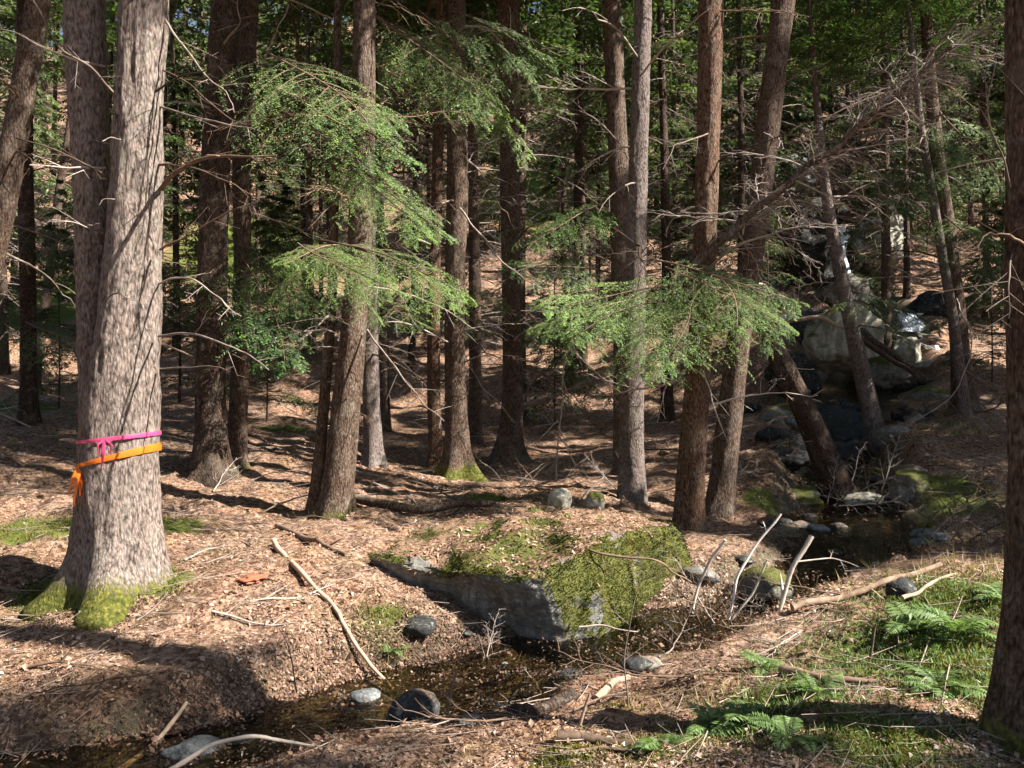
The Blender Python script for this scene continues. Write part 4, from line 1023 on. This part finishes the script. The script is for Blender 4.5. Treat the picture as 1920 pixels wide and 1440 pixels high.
# ------------------------------------------------------------------ background trees
FT = []
for i in range(4):
    T = Trunk(); r_ = np.random.default_rng(900 + i); ph = r_.uniform(0, 6, 3)
    T.x = (lambda ph: lambda z: .12 * np.sin(z * .35 + ph[0]) - .12 * np.sin(ph[0]))(ph); T.r = lambda z: np.interp(z, [0, 1, 15], [.17, .14, .03]); T.Y = 0; T.zg = 0.0; T.top = 15
    me, _ = trunk_mesh(T, ('bark_dark', 'bark_brown', 'bark_brown', 'bark_dark')[i], 900 + i, 14, .25, .008, .4, 4, .4, zvis=12)
    FT.append(me)
FB = []
for i in range(3):                              # bare lower branches of a far tree, too small to pick apart
    g = Geo(); r_ = np.random.default_rng(950 + i); n = 64
    zz = r_.uniform(1.0, 8, n); az = r_.uniform(0, 6.28, n); L = r_.uniform(.5, 1.7, n); s = np.linspace(0, 1, 6)
    m = np.zeros((n, 6, 3)); m[..., 0] = np.cos(az)[:, None] * L[:, None] * s; m[..., 1] = np.sin(az)[:, None] * L[:, None] * s; m[..., 2] = zz[:, None] + L[:, None] * (r_.uniform(-.4, .3, n)[:, None] * s - .2 * s ** 2)
    V, q = tubes(m, np.repeat(np.linspace(.013, .004, 6)[None], n, 0), 4); g.add(V, q)
    c, N_, l_ = children(m, np.tile([[0., 0., 1.]], (n, 1)), L * .4, 7, .9, lambda u: 1.1 - .6 * u, .2, 4, .3, .15, .35)
    V, q = tubes(c, np.repeat(np.linspace(.005, .002, 4)[None], len(c), 0), 3); g.add(V, q)
    FB.append(g.mesh('bare_branches', M['twig_grey']))
def far_tree(X, Y, label, group, i, s=1.0, crown_z=4.0, thick=1.0, lean=(0, 0), cw=1.0, lib=None, bare=True):
    zg = h1(X, Y) - .1
    root = thing('hemlock_tree', label, 'tree', (X, Y, zg), group)
    root.rotation_euler = (lean[1], lean[0], (i * 1.7) % 6.28)
    obj('trunk', FT[i % 4], root, scale=(thick * s, thick * s, s))
    cm, wm = (lib or FCROWN)[i % len(lib or FCROWN)]
    sz = (15 * s - crown_z + .7) / 11.0
    if crown_z < 15 * s:
        obj('crown', cm, root, (0, 0, crown_z), (0, 0, i * 2.1), (cw, cw, sz)); obj('limb_wood', wm, root, (0, 0, crown_z), (0, 0, i * 2.1), (cw, cw, sz))['kind'] = 'stuff'
    if bare:
        o = obj('bare_branches', FB[i % 3], root, scale=s); o['kind'] = 'stuff'
    return root
named = [(1068, 19, 'dark thin trunk left of a close pair in the shaded centre back', .85), (1094, 20.5, 'dark thin trunk right of a close pair in the shaded centre back', .7), (1122, 23, 'very thin trunk just left behind the smooth dark-brown one', .55), (1250, 17, 'dark trunk seen between the purplish-grey and the split brown trunks', .9),
         (1388, 19, 'thin trunk seen between the split brown and the right-leaning trunks', .7), (890, 15.5, 'dark trunk in the shade right behind the mossy-footed one', .95), (978, 17, 'dark trunk close behind the rough centre trunk', .9), (572, 25, 'thin black trunk in the light gap left of the feathery boughs', .75), (602, 26, 'thinner black trunk right of another in the light gap', .55),
         (722, 16, 'shaded trunk right behind the grey-brown one', .7), (1662, 17.5, 'straight dark trunk rising right of the cream rock face', .8), (8, 21, 'thin trunk at the very left edge', .8), (330, 24, 'thin trunk seen just right of the taped tree', .7), (1700, 22, 'slim trunk behind the straight dark trunk on the right', .6), (1850, 20, 'slim trunk left of the edge trunk', .6), (770, 21, 'slim trunk in the back left of the thin reddish one', .7)]
for i, (px, Y, lb, th) in enumerate(named):
    far_tree((px - 960) / F * Y, Y, lb, None, i, 1.0, 7.2 if Y < 20 else 5.0, th, (random.uniform(-.03, .03), 0), .8)
r_ = random.Random(5); placed = []
n = 0
for Y0, Y1, cnt in ((22, 30, 14), (30, 40, 22), (40, 52, 34), (52, 75, 44)):
    k = 0; tries = 0
    while k < cnt and tries < 2000:
        tries += 1
        Y = r_.uniform(Y0, Y1); X = r_.uniform(-.78, .8) * Y
        if any((X - a) ** 2 + (Y - b) ** 2 < (Y0 / 11) ** 2 for a, b in placed): continue
        px = X / Y * F + 960
        if Y < 30 and 1430 < px < 1960: continue
        placed.append((X, Y)); k += 1; n += 1
        far_tree(X, Y, 'hemlock among the many on the hillside behind the stand', 'hemlocks on the far hillside', n, r_.uniform(.85, 1.15) * (1.5 if Y > 50 else 1), r_.uniform(1.8, 4.5) if Y > 40 or px > 1380 else r_.uniform(3.5, 6.5), r_.uniform(.6, 1.1), (r_.uniform(-.05, .05), r_.uniform(-.03, .03)), r_.uniform(.85, 1.2), bare=Y < 42)
for i, (px, Y) in enumerate([(1470, 33), (1530, 36), (1590, 32.5), (1650, 35), (1705, 31.5), (1760, 34), (1820, 31), (1880, 33.5), (1610, 40), (1740, 39), (1500, 42), (1840, 38), (300, 33), (1230, 36), (760, 38)]):
    n += 1; far_tree((px - 960) / F * Y, Y, 'hemlock among the many on the hillside behind the stand', 'hemlocks on the far hillside', n, r_.uniform(.8, 1.1), r_.uniform(1.0, 2.5), r_.uniform(.6, .9), (r_.uniform(-.05, .05), 0), r_.uniform(.9, 1.15))
# young hemlocks in the middle distance
for i, (px, Y, hgt, lb) in enumerate([(500, 16, .3, 'young dark hemlock behind the slimmer lighter-brown trunk'), (1040, 16.5, .32, 'young dark hemlock in the shaded centre'), (1620, 21, .25, 'young green hemlock in front of the cream rock face'), (1860, 15, .22, 'pale green young hemlock left of the edge trunk'), (110, 17, .28, 'young dark hemlock at the far left'), (1440, 19.5, .3, 'young hemlock left of the waterfall'), (780, 24, .4, 'young hemlock in the back, left of the thin reddish trunk'), (1320, 22, .4, 'young hemlock behind the split brown trunk')]):
    far_tree((px - 960) / F * Y, Y, lb, None, i, hgt, .5, .5, (0, 0), .42, bare=False)
# low young hemlocks on the hillside
r_ = random.Random(11); k = 0; yp = []
while k < 30:
    Y = r_.uniform(19, 42); X = r_.uniform(-.7, .72) * Y; px = X / Y * F + 960
    if Y < 27 and 1430 < px < 1800: continue
    if any((X - a) ** 2 + (Y - b) ** 2 < 3 for a, b in yp): continue
    yp.append((X, Y)); k += 1
    far_tree(X, Y, 'low young hemlock among those scattered over the hillside', 'young hemlocks on the hillside', k, r_.uniform(.25, .5), r_.uniform(.2, .8), .5, (0, 0), r_.uniform(.45, .7), bare=False)
# unseen trees added outside the frame to cast shade and block sky light
for i, (X, Y, cz, s, cw) in enumerate([(13.0, 9.0, 4.0, 1.2, 1.25), (16, 8.2, 4.5, 1.25, 1.2), (12, 15.2, 4.0, 1.2, 1.25), (15.5, 12, 5, 1.2, 1.2), (19, 11, 5, 1.3, 1.2), (17, 17, 4.0, 1.2, 1.1), (24, 8, 5, 1.3, 1.2), (14, -.8, 7.0, 1.3, .9), (-9, 9, 7, 1.2, 1.0), (-11, 4, 6, 1.2, 1.1), (26, 16, 4, 1.2, 1.3), (-6, -5, 4, 1.2, 1.1), (-12, -3, 4, 1.2, 1.2), (0, -8, 4, 1.2, 1.2), (6, -9, 4, 1.2, 1.2), (-15, 9, 5, 1.2, 1.2), (-17, 2, 4, 1.2, 1.2), (-3, -13, 4, 1.2, 1.3), (-10, -11, 4, 1.2, 1.3), (-16, 16, 5, 1.2, 1.2)]):
    far_tree(X, Y, 'unseen hemlock added outside the frame to shade the stand', 'unseen hemlocks added for shade', i, s, cz, 1.0, (0, 0), cw)
for i, (X, Y, cz, s, cw) in enumerate([(8.6, 7.2, 1.6, .42, .7), (12, 5.4, 4, .7, .8), (15.5, 4.4, 6, 1.0, .9), (19, 4.5, 7, 1.3, 1.0), (9.8, 10.2, 4.5, 1.1, .9)]):  # further unseen trees added to dapple the light, most with sparse crowns
    far_tree(X, Y, 'unseen hemlock added outside the frame to shade the stand', 'unseen hemlocks added for shade', i, s, cz, .8, (0, 0), cw, SCROWN if i else None)

# single out the nearer hillside trees by the gap they are seen through
ANCH = [(-900, 'the frame edge'), (0, 'the left frame edge'), (222, 'the taped tree'), (395, 'the broad dark trunk'), (655, 'the leaning brown trunk'), (855, 'the mossy-footed trunk'), (958, 'the rough centre trunk'), (1190, 'the purplish-grey trunk'), (1315, 'the split brown trunk'), (1410, 'the right-leaning trunk'), (1600, 'the curved trunk'), (1790, 'the twisting stem'), (1930, 'the edge trunk')]
for grp, word, ymax in (('hemlocks on the far hillside', 'hillside hemlock', 44), ('young hemlocks on the hillside', 'low young hemlock', 43)):
    gaps = {}
    for o in [q for q in col.objects if q.get('group') == grp and q.location.y < ymax]:
        px = o.location.x / o.location.y * F + 960
        k = max(i for i, a in enumerate(ANCH) if a[0] <= max(px, -800)); gaps.setdefault(k, []).append(o)
    for k, lst in gaps.items():
        if k == 0 or k == len(ANCH) - 1: continue
        for n_, o in enumerate(sorted(lst, key=lambda q: q.location.y)[:5]):
            o['label'] = ('nearest', 'second nearest', 'third nearest', 'fourth nearest', 'fifth nearest')[n_] + ' ' + word + ' between ' + ANCH[k][1] + ' and ' + ANCH[k + 1][1]
# ------------------------------------------------------------------ fallen wood and sticks
def fallen(label, pix, r0, r1, mat='wood_tan', seed=0, twigs=0, name='fallen_stick', lay=True, lift=.0, wob=.02, cat='stick', twl=.25):
    p = [P(*q) for q in pix]
    if lay:
        for q in p: q[2] = h1(q[0], q[1]) + r0 * .6 + lift
    me, b = stick_mesh(p, r0, r1, mat, 8, 26, wob, seed, twigs, twl)
    o = thing(name, label, cat, b, None, me); return o
fallen('stout pale stick propped on the left bank, pointing up right', [(120, 1415, 4.5), (200, 1365, 4.6), (290, 1300, 4.85), (352, 1248, 5.1)], .022, .012, 'wood_tan', 1, lift=.03)
fallen('curved thin stick lying at the lower left', [(30, 1365, 4.5), (55, 1300, 4.8), (95, 1255, 5.05), (200, 1215, 5.3)], .012, .005, 'wood_tan', 2, 3)
fallen('arched pale stick spanning the dark water at the bottom', [P_ for P_ in [(310, 1440, 4.1), (400, 1395, 4.3), (490, 1380, 4.45), (570, 1392, 4.5), (680, 1412, 4.5)]], .013, .009, 'twig_pale', 3, lay=False)
fallen('long tan pole slanting down the left bank towards the stream', [(508, 1030, 7.4), (560, 1090, 6.8), (640, 1180, 6.1), (735, 1265, 5.7)], .026, .012, 'wood_tan', 4, lift=.02)
fallen('thin pale twig lying left of the tan pole', [(400, 1155, 6.0), (480, 1165, 5.95), (560, 1185, 5.9)], .009, .004, 'twig_pale', 5, 4)
fallen('pale forked twig crossing the tan pole', [(470, 1130, 6.2), (550, 1118, 6.25), (630, 1062, 6.6)], .009, .004, 'twig_pale', 6, 5)
fallen('dark fallen branch behind the tan pole', [(520, 985, 8.3), (600, 1035, 7.5), (650, 1060, 7.2)], .03, .015, 'twig_brown', 7, 4)
fallen('long thin branch lying left of the leaning brown trunk', [(400, 960, 8.6), (470, 1040, 7.5), (540, 1095, 6.8)], .01, .005, 'twig_brown', 8, 4)
fallen('dark log lying along the ground behind the boulder', [(650, 940, 9.5), (760, 955, 9.0), (900, 970, 8.9), (1000, 975, 8.9)], .055, .035, 'bark_brown', 9, name='fallen_log', cat='log', lift=.03)
fallen('thin grey branch lying behind the leaning brown trunk', [(660, 850, 11.5), (760, 860, 11.3), (820, 880, 11)], .014, .006, 'twig_grey', 10, 5)
fallen('fallen branch leaning from the mossy-footed trunk down to the left', [(700, 880, 10.6), (760, 925, 9.8), (800, 960, 9.2)], .016, .006, 'twig_grey', 11, 6)
fallen('log lying across the right bank behind the white sticks', [(1480, 1168, 6.1), (1560, 1150, 6.15), (1640, 1135, 6.2), (1760, 1095, 6.4)], .028, .02, 'wood_tan', 12, name='fallen_log', cat='log', lift=.05)
for i, (pix, lb) in enumerate([([(1300, 1150, 6.6), (1312, 1090, 6.6), (1330, 1050, 6.55), (1358, 1012, 6.5)], 'leftmost bare white stick standing right of the boulder'), ([(1365, 1160, 6.4), (1385, 1085, 6.4), (1420, 1020, 6.4), (1466, 964, 6.4)], 'tallest kinked white stick standing right of the boulder'),
        ([(1372, 1160, 6.35), (1410, 1115, 6.35), (1440, 1050, 6.3)], 'short thin white stick leaning beside the tallest one'), ([(1450, 1170, 6.2), (1475, 1105, 6.2), (1488, 1060, 6.2), (1520, 1003, 6.2)], 'thickest rightmost white stick standing above the log')]):
    fallen(lb, pix, (.013, .012, .009, .016)[i], (.011, .009, .008, .02)[i], 'stick_white', 20 + i, (0, 1, 0, 1)[i], name='upright_stick', lay=False, wob=.012, twl=.18)
fallen('dark upright shoot standing in the stream', [(835, 1335, 4.95), (842, 1295, 4.95), (856, 1258, 4.93)], .011, .008, 'twig_brown', 30, 2, lay=False, name='upright_stick', twl=.1)
fallen('thin dark shoot right of another in the stream', [(955, 1345, 4.9), (957, 1310, 4.9), (968, 1290, 4.9)], .007, .004, 'twig_brown', 31, 2, lay=False, name='upright_stick', twl=.1)
fallen('pale thin shoot rising before the boulder foot', [(1175, 1330, 4.8), (1172, 1240, 4.8), (1190, 1120, 4.8), (1205, 1050, 4.8)], .005, .002, 'twig_grey', 32, 5, lay=False, name='upright_stick', twl=.2)
fallen('bare shoot standing on the fern bank', [(1628, 1235, 5.0), (1640, 1180, 5.0), (1646, 1165, 5.0)], .008, .005, 'twig_brown', 33, 1, lay=False, name='upright_stick', twl=.1)
fallen('thin dark sprout on the left bank', [(562, 1290, 5.3), (548, 1230, 5.3), (522, 1180, 5.3)], .006, .002, 'twig_brown', 34, 2, lay=False, name='upright_stick', twl=.1)
fallen('short broken upright stick before the fern bank', [(1090, 1360, 4.5), (1100, 1320, 4.5), (1108, 1300, 4.5)], .01, .008, 'wood_tan', 35, 0, lay=False, name='upright_stick')
fallen('half-buried grey log slanting into the stream', [(960, 1345, 4.75), (1030, 1305, 4.95), (1075, 1285, 5.1)], .045, .04, 'bark_dark', 36, name='fallen_log', cat='log', lift=-.02)
fallen('tan rotten log end beside the grey log', [(1120, 1290, 5.1), (1150, 1262, 5.25), (1185, 1245, 5.35)], .028, .018, 'wood_tan', 37, name='fallen_log', cat='log')
fallen('brown log at the bottom right of the stream', [(1050, 1385, 4.3), (1120, 1388, 4.3), (1190, 1395, 4.25)], .03, .022, 'twig_brown', 38, name='fallen_log', cat='log')
fallen('thin brown stick lowest in the bottom centre', [(1050, 1418, 4.15), (1120, 1415, 4.17), (1195, 1425, 4.1)], .014, .01, 'twig_brown', 39)
fallen('pale peeling wood slab on the fern bank', [(1460, 1240, 4.95), (1540, 1272, 4.75), (1640, 1290, 4.65)], .035, .014, 'wood_tan', 40, name='fallen_log', cat='log')
fallen('upper diagonal fallen pole beside the curved trunk', [(1560, 575, 17), (1640, 640, 16), (1740, 715, 15)], .07, .05, 'bark_brown', 41, lay=False, name='fallen_pole', cat='pole')
fallen('lower diagonal fallen pole beside the curved trunk', [(1590, 620, 15.9), (1660, 665, 15.4), (1730, 710, 14.8)], .06, .04, 'bark_brown', 42, lay=False, name='fallen_pole', cat='pole')
fallen('grey horizontal pole above the pale pool boulder', [(1470, 600, 16.2), (1540, 595, 16), (1610, 625, 15.7)], .05, .03, 'wood_tan', 43, lay=False, name='fallen_pole', cat='pole')
fallen('long grey log leaning across the dark centre', [(985, 760, 14), (1060, 735, 13.8), (1135, 705, 13.6)], .04, .03, 'twig_grey', 44, 3, lay=False, name='fallen_log', cat='log')
fallen('thin bleached stick lying at the boulder foot', [(1085, 1175, 5.9), (1140, 1175, 5.95), (1200, 1185, 5.9)], .007, .004, 'twig_pale', 45, lay=False)
fallen('dark thin branch resting across the boulder', [(1010, 1000, 7.2), (1120, 1035, 6.6), (1230, 1050, 6.5), (1300, 1090, 6.5)], .012, .006, 'twig_brown', 46, 6, lay=False)
fallen('bleached curved twig in the gully', [(1500, 1050, 7.0), (1560, 1045, 7.1), (1610, 1060, 7.1)], .008, .004, 'twig_grey', 47, 2, lay=False)
fallen('pale branch lying on the grassy right bank', [(1690, 1120, 5.75), (1740, 1100, 5.9), (1790, 1065, 6.2)], .016, .008, 'wood_tan', 48, 2, lift=.03)
p = P(470, 1090, 6.55); o = thing('rotten_wood', 'lump of orange-red rotten wood on the left bank', 'wood', (p[0], p[1], h1(p[0], p[1]) + .01), None, rock_mesh('rotten_wood', 801, (.12, .1, .03), M['red_rot'], 3, 5, 0, 0, .5))

x, y, r_ = None, None, random.Random(77)
for i in range(150):
    Y = 4.0 * (11 / 4.0) ** r_.random() if i < 90 else r_.uniform(8.5, 17); X = r_.uniform(-.62, .62) * Y
    o = thing('fallen_twig', 'small branched dead twig lying on the needle-covered ground', 'twig', (X, Y, h1(X, Y) + .015), 'small branched twigs on the ground', DB[r_.randrange(14)])
    o.rotation_euler = (r_.uniform(-.2, .2) + (3.14 if i % 2 else 0), r_.uniform(-.12, .05) if i < 90 else r_.uniform(-.5, .05), r_.uniform(0, 6.28)); o.scale = [r_.uniform(.3, .85) * (1 if i < 90 else 1.7)] * 3
# ------------------------------------------------------------------ ferns
def frond(seed, L=.42):
    r_ = np.random.default_rng(seed); s = np.linspace(0, 1, 26)
    c = np.stack([s * L * .9, .03 * np.sin(s * 3 + seed), L * (.75 * s - .72 * s ** 2)], 1); t = norm(np.gradient(c, axis=0))
    g = Geo(); V, q = tubes(c[None], np.linspace(.0025, .001, 26)[None], 4); g.add(V, q, None, .2)
    for sg in (-1, 1):
        sd_ = np.array([0, sg, 0.]) + t * .35 + r_.normal(0, .08, c.shape); d = norm(sd_)
        ln = L * .24 * np.sin(np.clip(s * 1.0 + .12, 0, 1) * np.pi) ** .8 + .006
        d[:, 2] -= .2; V, q = kites(c[2:], norm(d[2:]), t[2:], ln[2:], .016 * (.5 + ln[2:] / ln.max()), np.array([0, 0, .004]))
        g.add(V, q, None, np.repeat(np.clip(.5 + .3 * s[2:] + r_.normal(0, .12, len(s) - 2), 0, 1), 4))
    return g.mesh('frond', M['fern'])
FR = [frond(i, .42) for i in range(5)]
fern_spots = [(1395, 1345, 4.35, .8, 'fern with long arching fronds at the lower edge of the fern bank'), (1330, 1345, 4.35, .6, 'fern left of the long-fronded fern'), (1440, 1215, 5.15, .6, 'small fern beside the pale wood slab, nearest the pale sticks'), (1530, 1300, 4.6, .6, 'fern in front of the pale wood slab'), (1720, 1190, 5.3, .8, 'bright fern in the sunlit patch, left of its pair'), (1790, 1200, 5.2, .9, 'bright fern in the sunlit patch by the edge trunk'),
              (1760, 1290, 4.55, .8, 'grey-green fern below the sunlit patch'), (1240, 1400, 4.1, .6, 'dark fern in the shade at the bottom edge'), (1480, 1400, 4.0, .6, 'dark fern in shade below the fern bank'), (735, 1165, 6.1, .4, 'little fern on the left bank before the boulder'), (1885, 1180, 5.6, .7, 'fern half hidden behind the edge trunk')]
for i, (px, py, Y, s, lb) in enumerate(fern_spots):
    X = P(px, py, Y)[0]; root = thing('fern', lb, 'fern', (X, Y, h1(X, Y)), 'ferns'); r_ = random.Random(i)
    nf = 9
    for j in range(nf):
        obj('frond', FR[(i + j) % 5], root, (0, 0, 0), (r_.uniform(-.3, .3), r_.uniform(-.35, .2), j * 6.28 / nf + r_.uniform(-.3, .3)), s * r_.uniform(.7, 1.15))

# ------------------------------------------------------------------ ground litter (stuff)
def gnormal(x, y, e=.04):
    zx = (height(x + e, y) - height(x - e, y)) / (2 * e); zy = (height(x, y + e) - height(x, y - e)) / (2 * e)
    return norm(np.stack([-zx, -zy, np.ones_like(zx)], 1))
def scatter(n, y0=3.5, y1=15, seed=0, sx=.72, power=1.0):
    r_ = np.random.default_rng(seed); u = r_.uniform(0, 1, n)
    y = y0 * (y1 / y0) ** (u ** power); x = r_.uniform(-sx, sx, n) * y
    return x, y, r_
# leaves
x, y, r_ = scatter(92000, 3.5, 16, 3)
cl = fbm(np.stack([x * 1.7, y * 1.7, 0 * x], 1), 3, 61)
dist, wz, hw = ch_dist(np.stack([x, y], 1)); mo = moss_at(x, y)
keep = (r_.uniform(0, 1, len(x)) < np.clip(.55 + cl * 1.0, .2, 1)) & (r_.uniform(0, 1, len(x)) > mo * .75) & ((dist > hw * .85) | (r_.uniform(0, 1, len(x)) < .22))
x, y, dist, hw, wz = x[keep], y[keep], dist[keep], hw[keep], wz[keep]
nrm = gnormal(x, y); st = np.where((nrm[:, 2] < .86) & (y < 15))[0]; st = np.concatenate([st] * 9 + [st[nrm[st, 2] < .75]] * 8); jx = np.random.default_rng(8).normal(0, .06, (2, len(st)))
x = np.concatenate([x, x[st] + jx[0]]); y = np.concatenate([y, y[st] + jx[1]]); dist = np.concatenate([dist, dist[st]]); hw = np.concatenate([hw, hw[st]]); wz = np.concatenate([wz, wz[st]]); nrm = gnormal(x, y); zz = np.maximum(height(x, y), np.where(dist < hw * 1.2, wz, -9))
b = np.stack([x, y, zz + .006], 1); r2 = np.random.default_rng(4)
tilt = r2.normal(0, .32, b.shape); Nn = norm(nrm + tilt); d = norm(np.cross(Nn, r2.normal(size=b.shape))); s = np.cross(d, Nn)
L = r2.uniform(.01, .036, len(b)) * np.where(r2.uniform(0, 1, len(b)) < .12, 1.7, 1.0)
zone = fbm(np.stack([x * .8, y * .8, 0 * x + 9], 1), 3, 67)
wet_ = dist < hw * 1.3
tint = np.clip(r2.beta(2.2, 2.4, len(b)) + zone * .28 - wet_ * .22, 0, 1)
g = Geo(); V, q = kites(b, d, s, L, L * r2.uniform(.35, .75, len(b)), Nn * (r2.uniform(-.2, .35, len(b)) * L)[:, None]); g.add(V, q, None, np.repeat(tint, 4))
o = obj('leaf_litter', g.mesh('leaf_litter', M['dead_leaf'], False)); o['kind'] = 'stuff'; o['label'] = 'brown fallen leaves and needles scattered over the forest floor'; o['category'] = 'leaf litter'
# needles and fine fragments
x, y, r_ = scatter(130000, 3.5, 12, 5)
b = np.stack([x, y, height(x, y) + .004], 1); a = r_.uniform(0, 6.28, len(x)); d = norm(np.stack([np.cos(a), np.sin(a), r_.normal(.05, .25, len(a))], 1)); s = norm(np.cross(d, r_.normal(0, .4, d.shape) + np.array([0, 0, 1.])))
g = Geo(); V, q = kites(b, d, s, r_.uniform(.012, .042, len(b)), r_.uniform(.002, .006, len(b))); g.add(V, q, None, np.repeat(np.clip(r_.beta(2, 2.2, len(b)) + fbm(np.stack([x * .8, y * .8, 0 * x + 9], 1), 3, 67) * .3, 0, 1), 4))
o = obj('needle_litter', g.mesh('needle_litter', M['dead_leaf'], False)); o['kind'] = 'stuff'; o['label'] = 'fine dry needles and bark bits covering the ground'; o['category'] = 'litter'
# twigs
x, y, r_ = scatter(1500, 3.5, 17, 6)
n = len(x); a = r_.uniform(0, 6.28, n); L = r_.uniform(.08, .5, n) * (1 + .03 * y); s = np.linspace(-.5, .5, 5)
cx = x[:, None] + np.cos(a)[:, None] * L[:, None] * s; cyy = y[:, None] + np.sin(a)[:, None] * L[:, None] * s + (r_.normal(0, .08, n) * L)[:, None] * (s ** 2)
cz = height(cx.ravel(), cyy.ravel()).reshape(n, 5); cz = np.linspace(0, 1, 5)[None] * (cz[:, -1:] - cz[:, :1]) + cz[:, :1]
cz = np.maximum(cz, height(x, y)[:, None]) + .008 + r_.uniform(0, .05, n)[:, None] * np.linspace(0, 1, 5)
g = Geo(); V, q = tubes(np.stack([cx, cyy, cz], -1), np.linspace(1, .5, 5)[None] * r_.uniform(.0015, .0048, n)[:, None], 4); g.add(V, q)
o = obj('twig_litter', g.mesh('twig_litter', M['twig_mixed'])); o['kind'] = 'stuff'; o['label'] = 'small dead twigs strewn over the forest floor'; o['category'] = 'twigs'
# moss and low green growth on the mossy patches
g = Geo(); g2 = Geo()
for i, (mx, my, r) in enumerate(MW):
    if my > 12: continue
    r_ = np.random.default_rng(i); n = int(min(9000, 14000 * r * r + 500) * min(1, 36 / my ** 2))
    x = mx + r_.normal(0, r * .62, n); y = my + r_.normal(0, r * .62, n); k = fbm(np.stack([x * 4, y * 4, 0 * x], 1), 2, 3) > -.25; x, y = x[k], y[k]; n = len(x)
    b = np.stack([x, y, height(x, y)], 1); d = norm(r_.normal(0, .55, b.shape) + np.array([0, 0, 1.])); s = norm(np.cross(d, r_.normal(size=b.shape)))
    V, q = kites(b, d, s, r_.uniform(.012, .035, n), r_.uniform(.005, .012, n)); g.add(V, q, None, np.repeat(np.clip(.5 + fbm(b * 3, 2, 8) * .4 + r_.normal(0, .13, n), 0, 1), 4))
    px = mx / my * F + 960
    if px > 1300 and my < 7 and r > .24:
        n = int(9000 * r * r) + 150; x = mx + r_.normal(0, r * .7, n); y = my + r_.normal(0, r * .7, n); b = np.stack([x, y, height(x, y)], 1)
        d = norm(r_.normal(0, .6, b.shape) + np.array([0, 0, .7])); s = norm(np.cross(d, r_.normal(size=b.shape)))
        V, q = kites(b, d, s, r_.uniform(.015, .06, n), r_.uniform(.004, .011, n)); g2.add(V, q, None, np.repeat(np.clip(r_.normal(.6, .25, n), 0, 1), 4))
o = obj('moss_carpet', g.mesh('moss_carpet', M['moss_blade'])); o['kind'] = 'stuff'; o['label'] = 'yellow-green moss on roots and banks'; o['category'] = 'moss'
o = obj('ground_cover', g2.mesh('ground_cover', M['fern'])); o['kind'] = 'stuff'; o['label'] = 'low green plants on the right bank'; o['category'] = 'ground cover'
# dry grass on the right bank
g = Geo()
for px, py, Y, r, n in [(1820, 1080, 6.1, .5, 600), (1760, 1060, 6.5, .5, 420), (720, 1165, 6.1, .25, 300), (1840, 640, 12.0, .6, 1600), (1400, 1290, 4.7, .3, 260), (1760, 960, 8.4, .6, 700)]:
    r_ = np.random.default_rng(px); X = P(px, py, Y)[0]; x = X + r_.normal(0, r, n); y = Y + r_.normal(0, r * .5, n); b = np.stack([x, y, height(x, y)], 1)
    d = norm(r_.normal(0, .7, b.shape) + np.array([0, 0, .6])); s = norm(np.cross(d, r_.normal(size=b.shape)))
    V, q = kites(b, d, s, r_.uniform(.04, .16, n), .006); g.add(V, q, None, np.repeat(r_.uniform(0, 1, n), 4))
o = obj('dry_grass', g.mesh('dry_grass', M['dry_grass'])); o['kind'] = 'stuff'; o['label'] = 'dry yellowish grass on the right bank'; o['category'] = 'grass'

# ------------------------------------------------------------------ labels that single out the larger cobbles and twigs
def rank(lst, size, word, where, top):
    for n_, o in enumerate(sorted(lst, key=size, reverse=True)[:top]):
        o['label'] = ('largest', 'second largest', 'third largest', 'fourth largest', 'fifth largest')[n_] + ' ' + word + ' ' + where
cob = [o for o in col.objects if o.get('group') == 'cobbles in the stream bed']
for y0, y1, where in ((0, 5.3, 'in the water at the lower left'), (5.3, 6.4, 'in the stream before the boulder\'s grey face'), (6.4, 8, 'in the stream bed right of the boulder'), (8, 11, 'in the dark gully below the leaning snag'), (11, 30, 'in the stream just below the dark pool')):
    rank([o for o in cob if y0 <= o.location.y < y1], lambda q: q.dimensions.x / q.location.y, 'wet cobble', where, 5)
tw = [o for o in col.objects if o.get('group') == 'small branched twigs on the ground']
for k in range(1, len(ANCH) - 1):
    for y0, y1, where in ((0, 6.5, 'near twig'), (6.5, 10, 'farther twig')):
        rank([o for o in tw if ANCH[k][0] <= o.location.x / o.location.y * F + 960 < ANCH[k + 1][0] and y0 <= o.location.y < y1], lambda q: q.scale.x / q.location.y, where, 'between ' + ANCH[k][1] + ' and ' + ANCH[k + 1][1], 2)
